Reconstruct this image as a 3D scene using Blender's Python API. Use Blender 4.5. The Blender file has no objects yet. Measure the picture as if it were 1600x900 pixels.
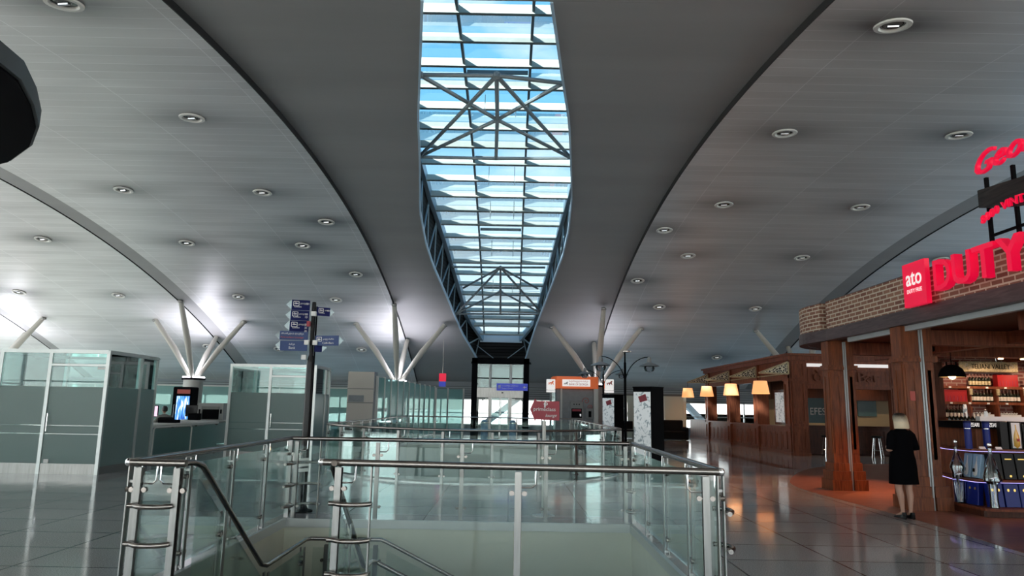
import bpy, bmesh, math, random
from mathutils import Vector, Matrix
random.seed(7)
SC = bpy.context.scene
COL = SC.collection
PI = math.pi
R = math.radians

# ------------------------------------------------------------------ camera
F = 1100.0; EYE = 1.62; PITCH = math.atan(184 / F); ROLL = 0.018
cam_d = bpy.data.cameras.new('camera'); cam = bpy.data.objects.new('camera', cam_d); COL.objects.link(cam)
cam_d.sensor_width = 36; cam_d.lens = F / 1600 * 36; cam_d.clip_end = 500
cam.matrix_world = Matrix.Translation((0, 0, EYE)) @ Matrix.Rotation(PI / 2 + PITCH, 4, 'X') @ Matrix.Rotation(ROLL, 4, 'Z')
SC.camera = cam

def ray(px, py):
    u = (px - 800) / F; v = (450 - py) / F
    c, s = math.cos(ROLL), math.sin(ROLL)
    u2 = u * c - v * s; v2 = v * c + u * s
    return Vector((u2, math.cos(PITCH) - v2 * math.sin(PITCH), math.sin(PITCH) + v2 * math.cos(PITCH)))
def cz(y):                                   # height of the vaulted ceiling along the hall
    if y < 9: return 7.9115 + (y - 9) * .035  # unseen near end flattened so the rear glazing lets in more light
    return 8.6 - .0085 * (y - 18) ** 2
def gz(y):                                   # height of the skylight glazing
    return 11.7 - .01125 * (y - 16.5) ** 2
def hit(px, py, f=cz):
    d = ray(px, py); t = 1.0
    while t < 75:
        if EYE + d.z * t > f(d.y * t): break
        t += .02
    return Vector((d.x * t, d.y * t, EYE + d.z * t))
def lerp_tab(tab, y):
    if y <= tab[0][0]: return tab[0][1]
    for (a, b), (c, d) in zip(tab, tab[1:]):
        if y <= c:
            t = (y - a) / (c - a); return b + (d - b) * t
    return tab[-1][1]

# ------------------------------------------------------------------ materials
MATS = {}
def nt(name):
    m = bpy.data.materials.new(name); m.use_nodes = True
    n = m.node_tree.nodes; n.clear()
    o = n.new('ShaderNodeOutputMaterial'); MATS[name] = m
    return m, n, m.node_tree.links, o
def pbr(name, col, rough=.5, metal=0., spec=.5, noise=0., nscale=8., bump=0., coat=0., emis=None, estr=0., stretch=None, col2=None):
    m, n, l, o = nt(name)
    b = n.new('ShaderNodeBsdfPrincipled'); l.new(b.outputs[0], o.inputs[0])
    b.inputs['Base Color'].default_value = (*col, 1); b.inputs['Roughness'].default_value = rough
    b.inputs['Metallic'].default_value = metal; b.inputs['Specular IOR Level'].default_value = spec
    b.inputs['Coat Weight'].default_value = coat
    if emis: b.inputs['Emission Color'].default_value = (*emis, 1); b.inputs['Emission Strength'].default_value = estr
    if noise or bump or col2:
        tc = n.new('ShaderNodeTexCoord'); mp = n.new('ShaderNodeMapping'); l.new(tc.outputs['Object'], mp.inputs[0])
        if stretch: mp.inputs['Scale'].default_value = stretch
        nz = n.new('ShaderNodeTexNoise'); nz.inputs['Scale'].default_value = nscale; nz.inputs['Detail'].default_value = 5
        l.new(mp.outputs[0], nz.inputs[0])
        if noise or col2:
            r = n.new('ShaderNodeMix'); r.data_type = 'RGBA'
            c2 = col2 if col2 else tuple(min(1, c * (1 + noise)) for c in col)
            c1 = col if col2 else tuple(c * (1 - noise) for c in col)
            r.inputs[6].default_value = (*c1, 1); r.inputs[7].default_value = (*c2, 1)
            cr = n.new('ShaderNodeMapRange'); cr.inputs[1].default_value = .3; cr.inputs[2].default_value = .7
            l.new(nz.outputs[0], cr.inputs[0]); l.new(cr.outputs[0], r.inputs[0]); l.new(r.outputs[2], b.inputs['Base Color'])
        if bump:
            bp = n.new('ShaderNodeBump'); bp.inputs['Strength'].default_value = bump; bp.inputs['Distance'].default_value = .02
            l.new(nz.outputs[0], bp.inputs['Height']); l.new(bp.outputs[0], b.inputs['Normal'])
    return m
def emit(name, col, s):
    m, n, l, o = nt(name); e = n.new('ShaderNodeEmission'); e.inputs[0].default_value = (*col, 1); e.inputs[1].default_value = s
    l.new(e.outputs[0], o.inputs[0]); return m
def glass(name, tint, rough=.0, k=1.0, ior=1.5):
    m, n, l, o = nt(name)
    t = n.new('ShaderNodeBsdfTransparent'); t.inputs[0].default_value = (*tint, 1)
    g = n.new('ShaderNodeBsdfGlossy'); g.inputs['Roughness'].default_value = rough; g.inputs[0].default_value = (.9, 1, 1, 1)
    f = n.new('ShaderNodeFresnel'); f.inputs[0].default_value = ior
    mu = n.new('ShaderNodeMath'); mu.operation = 'MULTIPLY'; mu.inputs[1].default_value = k
    mx = n.new('ShaderNodeMixShader'); l.new(f.outputs[0], mu.inputs[0]); l.new(mu.outputs[0], mx.inputs[0])
    l.new(t.outputs[0], mx.inputs[1]); l.new(g.outputs[0], mx.inputs[2]); l.new(mx.outputs[0], o.inputs[0]); return m
def frosted(name, col, trans=.25):
    m, n, l, o = nt(name)
    b = n.new('ShaderNodeBsdfPrincipled'); b.inputs['Base Color'].default_value = (*col, 1); b.inputs['Roughness'].default_value = .3
    tl = n.new('ShaderNodeBsdfTranslucent'); tl.inputs[0].default_value = (*col, 1)
    t = n.new('ShaderNodeBsdfTransparent'); t.inputs[0].default_value = (.75, .95, .92, 1)
    a = n.new('ShaderNodeMixShader'); a.inputs[0].default_value = .4; l.new(b.outputs[0], a.inputs[1]); l.new(tl.outputs[0], a.inputs[2])
    c = n.new('ShaderNodeMixShader'); c.inputs[0].default_value = trans; l.new(a.outputs[0], c.inputs[1]); l.new(t.outputs[0], c.inputs[2])
    l.new(c.outputs[0], o.inputs[0]); return m
def brick(name, c1, c2, mortar, w, h, ms, axes='xz', off=.5, rough=.8, bump=.5, spec=.3, coat=0, metal=0., bias=0., uv=False):
    m, n, l, o = nt(name)
    b = n.new('ShaderNodeBsdfPrincipled'); l.new(b.outputs[0], o.inputs[0]); b.inputs['Roughness'].default_value = rough
    b.inputs['Specular IOR Level'].default_value = spec; b.inputs['Metallic'].default_value = metal; b.inputs['Coat Weight'].default_value = coat
    tc = n.new('ShaderNodeTexCoord'); sx = n.new('ShaderNodeSeparateXYZ'); cx = n.new('ShaderNodeCombineXYZ')
    if uv:
        l.new(tc.outputs['UV'], sx.inputs[0]); axes = 'xy'
    else:
        l.new(tc.outputs['Object'], sx.inputs[0])
    ix = 'xyz'.index
    l.new(sx.outputs[ix(axes[0])], cx.inputs[0]); l.new(sx.outputs[ix(axes[1])], cx.inputs[1])
    t = n.new('ShaderNodeTexBrick'); l.new(cx.outputs[0], t.inputs[0])
    t.offset = off; t.inputs['Scale'].default_value = 1; t.inputs['Brick Width'].default_value = w; t.inputs['Row Height'].default_value = h
    t.inputs['Mortar Size'].default_value = ms; t.inputs['Mortar Smooth'].default_value = .1; t.inputs['Bias'].default_value = bias
    t.inputs['Color1'].default_value = (*c1, 1); t.inputs['Color2'].default_value = (*c2, 1); t.inputs['Mortar'].default_value = (*mortar, 1)
    l.new(t.outputs[0], b.inputs['Base Color'])
    if bump:
        bp = n.new('ShaderNodeBump'); bp.invert = True; bp.inputs['Strength'].default_value = bump; bp.inputs['Distance'].default_value = .01
        l.new(t.outputs[1], bp.inputs['Height']); l.new(bp.outputs[0], b.inputs['Normal'])
    return m, n, l, b, t
def wood(name, c1, c2, rough=.45, scale=3., axis=2, spec=.25):
    m, n, l, o = nt(name)
    b = n.new('ShaderNodeBsdfPrincipled'); l.new(b.outputs[0], o.inputs[0]); b.inputs['Roughness'].default_value = rough
    b.inputs['Specular IOR Level'].default_value = spec
    tc = n.new('ShaderNodeTexCoord'); mp = n.new('ShaderNodeMapping'); l.new(tc.outputs['Object'], mp.inputs[0])
    s = [6, 6, 6]; s[axis] = .6; mp.inputs['Scale'].default_value = s
    nz = n.new('ShaderNodeTexNoise'); nz.inputs['Scale'].default_value = scale; nz.inputs['Detail'].default_value = 8; nz.inputs['Distortion'].default_value = 1.2
    l.new(mp.outputs[0], nz.inputs[0])
    r = n.new('ShaderNodeValToRGB'); r.color_ramp.elements[0].position = .35; r.color_ramp.elements[1].position = .68
    r.color_ramp.elements[0].color = (*c1, 1); r.color_ramp.elements[1].color = (*c2, 1)
    l.new(nz.outputs[0], r.inputs[0]); l.new(r.outputs[0], b.inputs['Base Color'])
    return m

M = {}
M['steel'] = pbr('brushed_steel', (.27, .265, .255), .3, 1, noise=.12, nscale=30, stretch=(1, 1, .1))
M['steel_dark'] = pbr('dark_tube_steel', (.30, .27, .25), .22, 1)
M['alu'] = pbr('aluminium', (.55, .57, .56), .38, .7)
M['white_metal'] = pbr('white_painted_metal', (.62, .62, .58), .45)
M['strut'] = pbr('strut_paint', (.52, .51, .46), .45)
M['colm'] = pbr('column_clad', (.42, .42, .40), .45, .2, noise=.05)
M['beam'] = pbr('skylight_beam_paint', (.44, .47, .42), .55, noise=.06, nscale=3)
M['divider'] = pbr('skylight_divider_paint', (.22, .27, .29), .5)
M['trussb'] = pbr('truss_paint_blue_grey', (.30, .42, .50), .4, .2)
M['trussg'] = pbr('truss_paint_grey', (.20, .24, .25), .45)
M['rim'] = pbr('skylight_rim_blue', (.42, .58, .70), .4)
M['black'] = pbr('black_metal', (.004, .004, .005), .7, spec=.04)
M['black_gloss'] = pbr('black_gloss', (.006, .006, .007), .25, spec=.25)
M['dark_rim'] = pbr('dark_grey_rim', (.05, .06, .065), .5)
M['louv'] = brick('well_louvres', (.018, .02, .022), (.03, .033, .035), (.004, .004, .005), 30, .16, .02, 'yz', 0, .6, .5, .1)[0]
M['beige'] = pbr('beige_plaster', (.64, .65, .54), .75, noise=.04, nscale=1.5)
M['void_floor'] = pbr('lower_floor', (.22, .25, .24), .3)
M['conc'] = pbr('floor_slab_edge', (.25, .27, .27), .5)
M['glass'] = glass('clear_balustrade_glass', (.925, .955, .945), 0, .65)
M['glassc'] = glass('clear_booth_glass', (.80, .89, .88), 0, 1.6)
M['glassk'] = glass('skylight_glass', (.255, .30, .325), 0, .5)
M['glassw'] = glass('window_glass', (.95, .95, .94), 0, .6)
M['frost'] = frosted('frosted_teal_glass', (.31, .42, .40), .12)
M['teal'] = frosted('teal_partition_glass', (.27, .45, .43), .38)
M['panel_beige'] = pbr('beige_wall_panel', (.56, .51, .45), .6)
M['ptrim'] = pbr('panel_joint_grey', (.16, .16, .15), .5)
M['navy'] = pbr('navy_sign', (.008, .012, .085), .5, spec=.1)
M['navy2'] = pbr('slate_blue_sign', (.05, .08, .20), .5, spec=.2)
M['blue'] = pbr('royal_blue_sign', (.02, .035, .33), .35, emis=(.02, .04, .4), estr=.25)
M['white'] = pbr('white_lettering', (.75, .75, .75), .5)
M['clear'] = glass('clear_acrylic', (.9, .93, .93), .1, 1.6)
M['maroon'] = pbr('maroon_sign', (.30, .012, .03), .45)
M['paper'] = pbr('white_paper', (.78, .78, .76), .6)
M['orange'] = pbr('orange_panel', (.85, .18, .055), .4, emis=(.85, .16, .04), estr=.12)
M['lightbox'] = pbr('lit_white_panel', (.7, .7, .68), .5, emis=(1, .95, .92), estr=.25)
M['kgrey'] = pbr('kiosk_grey', (.24, .25, .26), .4, noise=.1, nscale=5)
M['redtxt'] = pbr('red_marking', (.45, .05, .03), .4)
M['redem'] = pbr('lit_red_letters', (.75, .004, .045), .35, emis=(.9, .002, .05), estr=.22)
M['redside'] = pbr('red_letter_side', (.42, .005, .03), .4)
M['wood'] = wood('reddish_brown_wood', (.13, .036, .018), (.26, .078, .036))
M['woodd'] = wood('dark_brown_wood', (.045, .014, .008), (.09, .03, .016))
M['woodl'] = wood('warm_pillar_wood', (.12, .034, .014), (.27, .08, .028), .4)
M['mauve'] = wood('mauve_brown_beam', (.07, .05, .052), (.12, .085, .085), .4, axis=1)
M['plank'] = wood('dark_grained_plank', (.006, .006, .007), (.05, .042, .038), .5, 2., 1)
M['gilt'] = pbr('gilded_ornament', (.50, .42, .25), .45, .3, noise=.35, nscale=30)
M['shade'] = pbr('fabric_lampshade', (.8, .45, .24), .8, emis=(1, .40, .14), estr=.42)
M['bulb'] = emit('warm_bulb', (1, .66, .32), 9)
M['uplight'] = emit('uplight_lens', (.93, .92, 1), 2.2)
M['striplight'] = emit('cool_strip_light', (.8, .9, 1), 1.3)
M['ledp'] = emit('violet_led_strip', (.45, .40, 1), 1.0)
M['ledw'] = emit('warm_led_strip', (1, .62, .35), 2.2)
M['shutter'] = pbr('shutter_rail_grey', (.42, .45, .46), .4, .3)
M['greenwall'] = pbr('pale_green_wall_panel', (.72, .82, .72), .5)
M['grille'] = brick('far_wall_louvres', (.33, .35, .36), (.30, .32, .33), (.12, .13, .14), 40, .13, .02, 'xz', 0, .5, .4)[0]
M['farwall'] = pbr('far_wall_panel', (.24, .26, .28), .5)
M['shopbrick'] = brick('shop_brick', (.20, .085, .06), (.34, .18, .125), (.62, .53, .41), .24, .083, .013, uv=True, rough=.85)[0]
M['inbrick'] = brick('interior_brick', (.17, .05, .045), (.27, .10, .085), (.36, .25, .22), .26, .085, .014, 'xz')[0]
M['terra'] = brick('terracotta_floor', (.24, .088, .055), (.33, .13, .08), (.14, .065, .045), .22, .07, .004, 'xy', rough=.32, bump=.15, spec=.4)[0]
M['skin'] = pbr('skin', (.52, .30, .22), .5)
M['dress'] = pbr('black_dress_cloth', (.004, .004, .005), 1.0, spec=.02)
M['greycloth'] = pbr('grey_shirt_cloth', (.22, .22, .2), .9)
M['bottle'] = pbr('dark_bottle_glass', (.01, .014, .01), .08)
M['label'] = pbr('white_bottle_label', (.68, .64, .58), .6)
M['capred'] = pbr('bottle_capsule', (.20, .10, .08), .3)
M['giftred'] = pbr('red_gift_box', (.36, .008, .01), .45)
M['bluebox'] = pbr('blue_gift_box', (.008, .020, .20), .35, spec=.25)
M['blackbox'] = pbr('black_gift_box', (.008, .006, .006), .4, spec=.2)
M['gold'] = pbr('gold', (.75, .48, .12), .3, .8)
M['amber'] = pbr('amber_drink', (.72, .42, .07), .15)
M['crystal'] = glass('display_bottle_glass', (.88, .86, .9), .02, 2.6, 1.6)
M['silver'] = pbr('silver', (.7, .7, .72), .2, 1)
M['paleblue'] = pbr('pale_blue_box', (.35, .55, .72), .35)
M['screen'] = emit('pink_screen', (.75, .45, .62), .8)
M['adscreen'] = None
M['chrome'] = pbr('chrome', (.75, .75, .75), .12, 1)
M['seatblack'] = pbr('black_upholstery', (.010, .010, .011), .8, spec=.2)
M['tealdark'] = pbr('dark_picture', (.03, .09, .10), .4)
M['cream'] = pbr('cream_wall', (.42, .34, .22), .6)
M['mirror'] = pbr('bar_mirror', (.55, .45, .32), .25, .4)
M['ground'] = pbr('apron_concrete', (.78, .73, .67), .9)
M['mat_grey'] = pbr('mid_grey_plastic', (.28, .28, .27), .5)
M['tape'] = pbr('white_tape', (.75, .76, .74), .6)
# ad screen
m, n, l, o = nt('drinks_screen'); M['adscreen'] = m
e = n.new('ShaderNodeEmission'); tc = n.new('ShaderNodeTexCoord'); v = n.new('ShaderNodeTexNoise'); v.inputs['Scale'].default_value = 2
rp = n.new('ShaderNodeValToRGB'); mq = n.new('ShaderNodeMapping'); mq.inputs['Scale'].default_value = (6,1,.9); l.new(tc.outputs['Object'], mq.inputs[0]); l.new(mq.outputs[0], v.inputs[0]); l.new(v.outputs[0], rp.inputs[0])
rp.color_ramp.elements[0].position = .38; rp.color_ramp.elements[0].color = (.03, .1, .4, 1); rp.color_ramp.elements[1].position = .62; rp.color_ramp.elements[1].color = (.75, .85, 1, 1)
x = rp.color_ramp.elements.new(.55); x.color = (.1, .35, .75, 1)
l.new(rp.outputs[0], e.inputs[0]); e.inputs[1].default_value = .7; l.new(e.outputs[0], o.inputs[0])
# map poster
m, n, l, o = nt('map_poster'); M['poster'] = m
b = n.new('ShaderNodeBsdfPrincipled'); tc = n.new('ShaderNodeTexCoord'); v = n.new('ShaderNodeTexNoise'); v.inputs['Scale'].default_value = 6; v.inputs['Detail'].default_value = 8; v.inputs['Distortion'].default_value = 1.5
rp = n.new('ShaderNodeValToRGB'); l.new(tc.outputs['Object'], v.inputs[0]); l.new(v.outputs[0], rp.inputs[0])
rp.color_ramp.elements[0].position = .40; rp.color_ramp.elements[0].color = (.30, .36, .38, 1); rp.color_ramp.elements[1].position = .47; rp.color_ramp.elements[1].color = (.75, .78, .78, 1)
l.new(rp.outputs[0], b.inputs['Base Color']); l.new(rp.outputs[0], b.inputs['Emission Color']); b.inputs['Emission Strength'].default_value = .12; l.new(b.outputs[0], o.inputs[0])
# gilded fretwork
m, n, l, o = nt('fretwork'); M['fret'] = m
b = n.new('ShaderNodeBsdfPrincipled'); tc = n.new('ShaderNodeTexCoord'); v = n.new('ShaderNodeTexVoronoi'); v.feature = 'DISTANCE_TO_EDGE'; v.inputs['Scale'].default_value = 12
rp = n.new('ShaderNodeValToRGB'); l.new(tc.outputs['Object'], v.inputs[0]); l.new(v.outputs[0], rp.inputs[0])
rp.color_ramp.elements[0].position = .09; rp.color_ramp.elements[0].color = (.85, .80, .62, 1); rp.color_ramp.elements[1].position = .13; rp.color_ramp.elements[1].color = (.03, .025, .02, 1)
l.new(rp.outputs[0], b.inputs['Base Color']); b.inputs['Roughness'].default_value = .5; l.new(b.outputs[0], o.inputs[0])
# hair: dark roots into ash blonde
m, n, l, o = nt('blonde_hair'); M['hair'] = m
b = n.new('ShaderNodeBsdfPrincipled'); tc = n.new('ShaderNodeTexCoord'); sx = n.new('ShaderNodeSeparateXYZ'); l.new(tc.outputs['Object'], sx.inputs[0])
mp = n.new('ShaderNodeMapping'); mp.inputs['Scale'].default_value = (60, 60, 4); nz = n.new('ShaderNodeTexNoise'); l.new(tc.outputs['Object'], mp.inputs[0]); l.new(mp.outputs[0], nz.inputs[0]); nz.inputs['Scale'].default_value = 2
ad = n.new('ShaderNodeMath'); ad.operation = 'MULTIPLY_ADD'; ad.inputs[1].default_value = .05; l.new(nz.outputs[0], ad.inputs[0]); l.new(sx.outputs[2], ad.inputs[2])
rp = n.new('ShaderNodeValToRGB'); mr = n.new('ShaderNodeMapRange'); mr.inputs[1].default_value = 1.36; mr.inputs[2].default_value = 1.65
l.new(ad.outputs[0], mr.inputs[0]); l.new(mr.outputs[0], rp.inputs[0])
E0 = rp.color_ramp.elements; E0[0].color = (.78, .64, .45, 1); E0[0].position = .44; E0[1].color = (.02, .013, .01, 1); E0[1].position = .86
l.new(rp.outputs[0], b.inputs['Base Color']); b.inputs['Roughness'].default_value = .45; l.new(b.outputs[0], o.inputs[0])
M['darkhair'] = pbr('dark_hair', (.01, .008, .007), .5)
# polished granite floor
m, n, l, b, t = brick('granite_floor', (.42, .415, .405), (.48, .47, .46), (.02, .02, .02), 1.2, .9, .011, 'xy', 0, .07, 0, .6)
M['floor'] = m
nz = n.new('ShaderNodeTexNoise'); nz.inputs['Scale'].default_value = 90; nz.inputs['Detail'].default_value = 3
n2 = n.new('ShaderNodeTexNoise'); n2.inputs['Scale'].default_value = .7; n2.inputs['Detail'].default_value = 4
tc = n.new('ShaderNodeTexCoord'); l.new(tc.outputs['Object'], nz.inputs[0]); l.new(tc.outputs['Object'], n2.inputs[0])
mr = n.new('ShaderNodeMapRange'); mr.inputs[1].default_value = .35; mr.inputs[2].default_value = .65; mr.inputs[3].default_value = .62; mr.inputs[4].default_value = 1.2
l.new(nz.outputs[0], mr.inputs[0])
mu = n.new('ShaderNodeVectorMath'); mu.operation = 'SCALE'; l.new(t.outputs[0], mu.inputs[0]); l.new(mr.outputs[0], mu.inputs['Scale']); l.new(mu.outputs[0], b.inputs['Base Color'])
mr2 = n.new('ShaderNodeMapRange'); mr2.inputs[1].default_value = .3; mr2.inputs[2].default_value = .7; mr2.inputs[3].default_value = .05; mr2.inputs[4].default_value = .15
l.new(n2.outputs[0], mr2.inputs[0]); l.new(mr2.outputs[0], b.inputs['Roughness'])
M['strip'] = pbr('dark_red_granite', (.06, .018, .015), .1)
# ceiling panels
m, n, l, b, t = brick('ceiling_panels', (.56, .555, .545), (.62, .615, .605), (.80, .80, .80), 3.0, .42, .008, uv=True, off=0, rough=.40, bump=.35, spec=.5, metal=.25)
M['panels'] = m
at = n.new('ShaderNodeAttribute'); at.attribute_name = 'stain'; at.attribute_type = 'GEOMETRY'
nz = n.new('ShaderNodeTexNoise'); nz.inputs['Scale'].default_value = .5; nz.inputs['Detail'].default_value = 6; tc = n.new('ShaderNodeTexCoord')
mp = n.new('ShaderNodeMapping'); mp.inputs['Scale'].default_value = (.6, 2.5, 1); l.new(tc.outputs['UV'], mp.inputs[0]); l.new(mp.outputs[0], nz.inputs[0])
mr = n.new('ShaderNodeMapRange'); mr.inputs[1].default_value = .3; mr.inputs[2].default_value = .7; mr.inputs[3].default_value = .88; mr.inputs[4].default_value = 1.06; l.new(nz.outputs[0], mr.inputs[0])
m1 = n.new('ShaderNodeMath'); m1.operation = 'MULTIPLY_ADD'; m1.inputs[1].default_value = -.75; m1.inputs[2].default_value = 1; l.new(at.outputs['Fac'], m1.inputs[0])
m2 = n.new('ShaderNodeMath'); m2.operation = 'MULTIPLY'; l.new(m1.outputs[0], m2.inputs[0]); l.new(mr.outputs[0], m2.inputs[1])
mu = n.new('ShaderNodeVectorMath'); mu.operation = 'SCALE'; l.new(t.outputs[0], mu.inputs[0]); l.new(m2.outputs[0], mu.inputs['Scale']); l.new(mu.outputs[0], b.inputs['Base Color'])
M['smooth'] = pbr('smooth_ceiling', (.27, .27, .265), .55, noise=.07, nscale=.5, stretch=(.3, 1.6, 1))
M['edge'] = pbr('panel_edge_black', (.01, .01, .01), .7)

# ------------------------------------------------------------------ mesh builder
class MB:
    def __init__(s): s.v = []; s.f = []; s.uv = None
    def add(s, vs, fs):
        k = len(s.v); s.v += [Vector(v) for v in vs]; s.f += [tuple(i + k for i in f) for f in fs]; return s
    def box(s, x0, y0, z0, x1, y1, z1):
        if x0 > x1: x0, x1 = x1, x0
        if y0 > y1: y0, y1 = y1, y0
        if z0 > z1: z0, z1 = z1, z0
        return s.add([(x0,y0,z0),(x1,y0,z0),(x1,y1,z0),(x0,y1,z0),(x0,y0,z1),(x1,y0,z1),(x1,y1,z1),(x0,y1,z1)],
                     [(3,2,1,0),(4,5,6,7),(0,1,5,4),(1,2,6,5),(2,3,7,6),(3,0,4,7)])
    def cbox(s, c, sz): return s.box(c[0]-sz[0]/2, c[1]-sz[1]/2, c[2]-sz[2]/2, c[0]+sz[0]/2, c[1]+sz[1]/2, c[2]+sz[2]/2)
    def bbox(s, c, sz, b=.01):                       # box with chamfered vertical and horizontal edges
        x, y, z = [q/2 for q in sz]; cx, cy, cz_ = c
        pl = [(-x+b,-y),(x-b,-y),(x,-y+b),(x,y-b),(x-b,y),(-x+b,y),(-x,y-b),(-x,-y+b)]
        def ring(k, zz): return [(cx+p[0]*k, cy+p[1]*(1-(1-k)*x/max(y,1e-6)), cz_+zz) for p in pl]
        k = 1-b/max(x,1e-6)
        vs = ring(k,-z)+ring(1,-z+b)+ring(1,z-b)+ring(k,z)
        fs = [tuple(reversed(range(8))), tuple(range(24,32))]
        for r_ in range(3):
            for i in range(8): j=(i+1)%8; fs.append((r_*8+i, r_*8+j, r_*8+8+j, r_*8+8+i))
        return s.add(vs, fs)
    def plate(s, a, b, z0, z1, th):                  # vertical plate between two plan points
        a = Vector((a[0],a[1],0)); b = Vector((b[0],b[1],0)); d = (b-a).normalized(); n_ = Vector((-d.y,d.x,0))*th/2
        P = [a-n_, b-n_, b+n_, a+n_]
        return s.add([(p.x,p.y,z0) for p in P]+[(p.x,p.y,z1) for p in P], [(3,2,1,0),(4,5,6,7),(0,1,5,4),(1,2,6,5),(2,3,7,6),(3,0,4,7)])
    def slab4(s, q, n_, th):                         # thick quad
        n_ = Vector(n_).normalized()*th/2; P = [Vector(p) for p in q]
        return s.add([p-n_ for p in P]+[p+n_ for p in P], [(3,2,1,0),(4,5,6,7),(0,1,5,4),(1,2,6,5),(2,3,7,6),(3,0,4,7)])
    def beam(s, a, b, w, h, up=(0,0,1)):             # rectangular bar from a to b
        a = Vector(a); b = Vector(b); d = (b-a).normalized(); u = Vector(up); sd = d.cross(u)
        if sd.length < 1e-4: sd = d.cross(Vector((1,0,0)))
        sd.normalize(); u = sd.cross(d).normalized(); sd *= w/2; u = u*h/2
        vs = [p+q for p in (a,b) for q in (-sd-u, sd-u, sd+u, -sd+u)]
        return s.add(vs, [(0,1,2,3),(7,6,5,4),(0,4,5,1),(1,5,6,2),(2,6,7,3),(3,7,4,0)])
    def tube(s, pts, r, seg=10, r2=None, cap=True):
        P = [Vector(p) for p in pts]; k0 = len(s.v); n_ = len(P); prev = None
        for i, p in enumerate(P):
            d = (P[min(i+1,n_-1)]-P[max(i-1,0)]).normalized()
            if prev is None:
                a = d.cross(Vector((0,0,1)))
                if a.length < 1e-3: a = d.cross(Vector((1,0,0)))
            else: a = prev - d*prev.dot(d)
            a.normalize(); prev = a; b = d.cross(a)
            rr = r if r2 is None else r+(r2-r)*i/(n_-1)
            if isinstance(rr, (list, tuple)): rr = rr[i]
            for j in range(seg): t = 2*PI*j/seg; s.v.append(p+(a*math.cos(t)+b*math.sin(t))*rr)
        for i in range(n_-1):
            for j in range(seg):
                q = (j+1)%seg; s.f.append((k0+i*seg+j, k0+i*seg+q, k0+(i+1)*seg+q, k0+(i+1)*seg+j))
        if cap: s.f.append(tuple(k0+j for j in reversed(range(seg)))); s.f.append(tuple(k0+(n_-1)*seg+j for j in range(seg)))
        return s
    def lathe(s, prof, c=(0,0,0), seg=16, cap=True, sx=1, sy=1):
        k0 = len(s.v); m_ = len(prof)
        for r, z in prof:
            for j in range(seg): t = 2*PI*j/seg; s.v.append(Vector((c[0]+r*sx*math.cos(t), c[1]+r*sy*math.sin(t), c[2]+z)))
        for i in range(m_-1):
            for j in range(seg): q = (j+1)%seg; s.f.append((k0+i*seg+j, k0+i*seg+q, k0+(i+1)*seg+q, k0+(i+1)*seg+j))
        if cap: s.f.append(tuple(k0+j for j in reversed(range(seg)))); s.f.append(tuple(k0+(m_-1)*seg+j for j in range(seg)))
        return s
    def prism(s, poly, z0, z1):
        n_ = len(poly); k = len(s.v)
        s.v += [Vector((p[0],p[1],z0)) for p in poly]+[Vector((p[0],p[1],z1)) for p in poly]
        s.f.append(tuple(k+i for i in reversed(range(n_)))); s.f.append(tuple(k+n_+i for i in range(n_)))
        for i in range(n_): j = (i+1)%n_; s.f.append((k+i,k+j,k+n_+j,k+n_+i))
        return s
    def extr(s, poly3, vec):                          # any planar outline pushed along a vector
        P = [Vector(p) for p in poly3]; w = Vector(vec); n_ = len(P); k = len(s.v)
        s.v += P+[p+w for p in P]
        s.f.append(tuple(k+i for i in reversed(range(n_)))); s.f.append(tuple(k+n_+i for i in range(n_)))
        for i in range(n_): j = (i+1)%n_; s.f.append((k+i,k+j,k+n_+j,k+n_+i))
        return s
    def loft(s, rings, cap=True):
        k0 = len(s.v); sg = len(rings[0])
        for r_ in rings: s.v += [Vector(p) for p in r_]
        for i in range(len(rings)-1):
            for j in range(sg): q = (j+1)%sg; s.f.append((k0+i*sg+j, k0+i*sg+q, k0+(i+1)*sg+q, k0+(i+1)*sg+j))
        if cap: s.f.append(tuple(k0+j for j in reversed(range(sg)))); s.f.append(tuple(k0+(len(rings)-1)*sg+j for j in range(sg)))
        return s
    def mesh(s, name, mat, off=(0,0,0), smooth=True, recalc=True):
        me = bpy.data.meshes.new(name); o_ = Vector(off)
        me.from_pydata([tuple(v-o_) for v in s.v], [], s.f)
        if recalc:
            bm = bmesh.new(); bm.from_mesh(me); bmesh.ops.recalc_face_normals(bm, faces=bm.faces); bm.to_mesh(me); bm.free()
        if mat: me.materials.append(M[mat] if isinstance(mat, str) else mat)
        if smooth:
            me.polygons.foreach_set('use_smooth', [True]*len(me.polygons)); me.set_sharp_from_angle(angle=R(38))
        me.update(); return me

def root_loc(o):
    while o.parent: o = o.parent
    return o.location
def part(name, mb, mat, parent, label=None, stuff=False, smooth=True):
    me = mb if isinstance(mb, bpy.types.Mesh) else mb.mesh(name, mat, root_loc(parent), smooth)
    o = bpy.data.objects.new(name, me); COL.objects.link(o); o.parent = parent
    if label: o['label'] = label
    if stuff: o['kind'] = 'stuff'
    return o
def tag(o, label, cat, group=None, kind=None):
    if label: o['label'] = label
    if cat: o['category'] = cat
    if group: o['group'] = group
    if kind: o['kind'] = kind
    return o
def thing(name, label, cat, loc=(0,0,0), group=None):
    o = bpy.data.objects.new(name, None); COL.objects.link(o); o.location = loc; o.empty_display_size = .2
    return tag(o, label, cat, group)
def single(name, mb, mat, label, cat, loc=(0,0,0), group=None):
    o = bpy.data.objects.new(name, mb.mesh(name, mat, loc)); COL.objects.link(o); o.location = loc
    return tag(o, label, cat, group)
def struct(name, mb, mat, label=None, loc=(0,0,0), smooth=True):
    o = bpy.data.objects.new(name, mb.mesh(name, mat, loc, smooth)); COL.objects.link(o); o.location = loc
    o['kind'] = 'structure'
    if label: o['label'] = label
    return o
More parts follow.
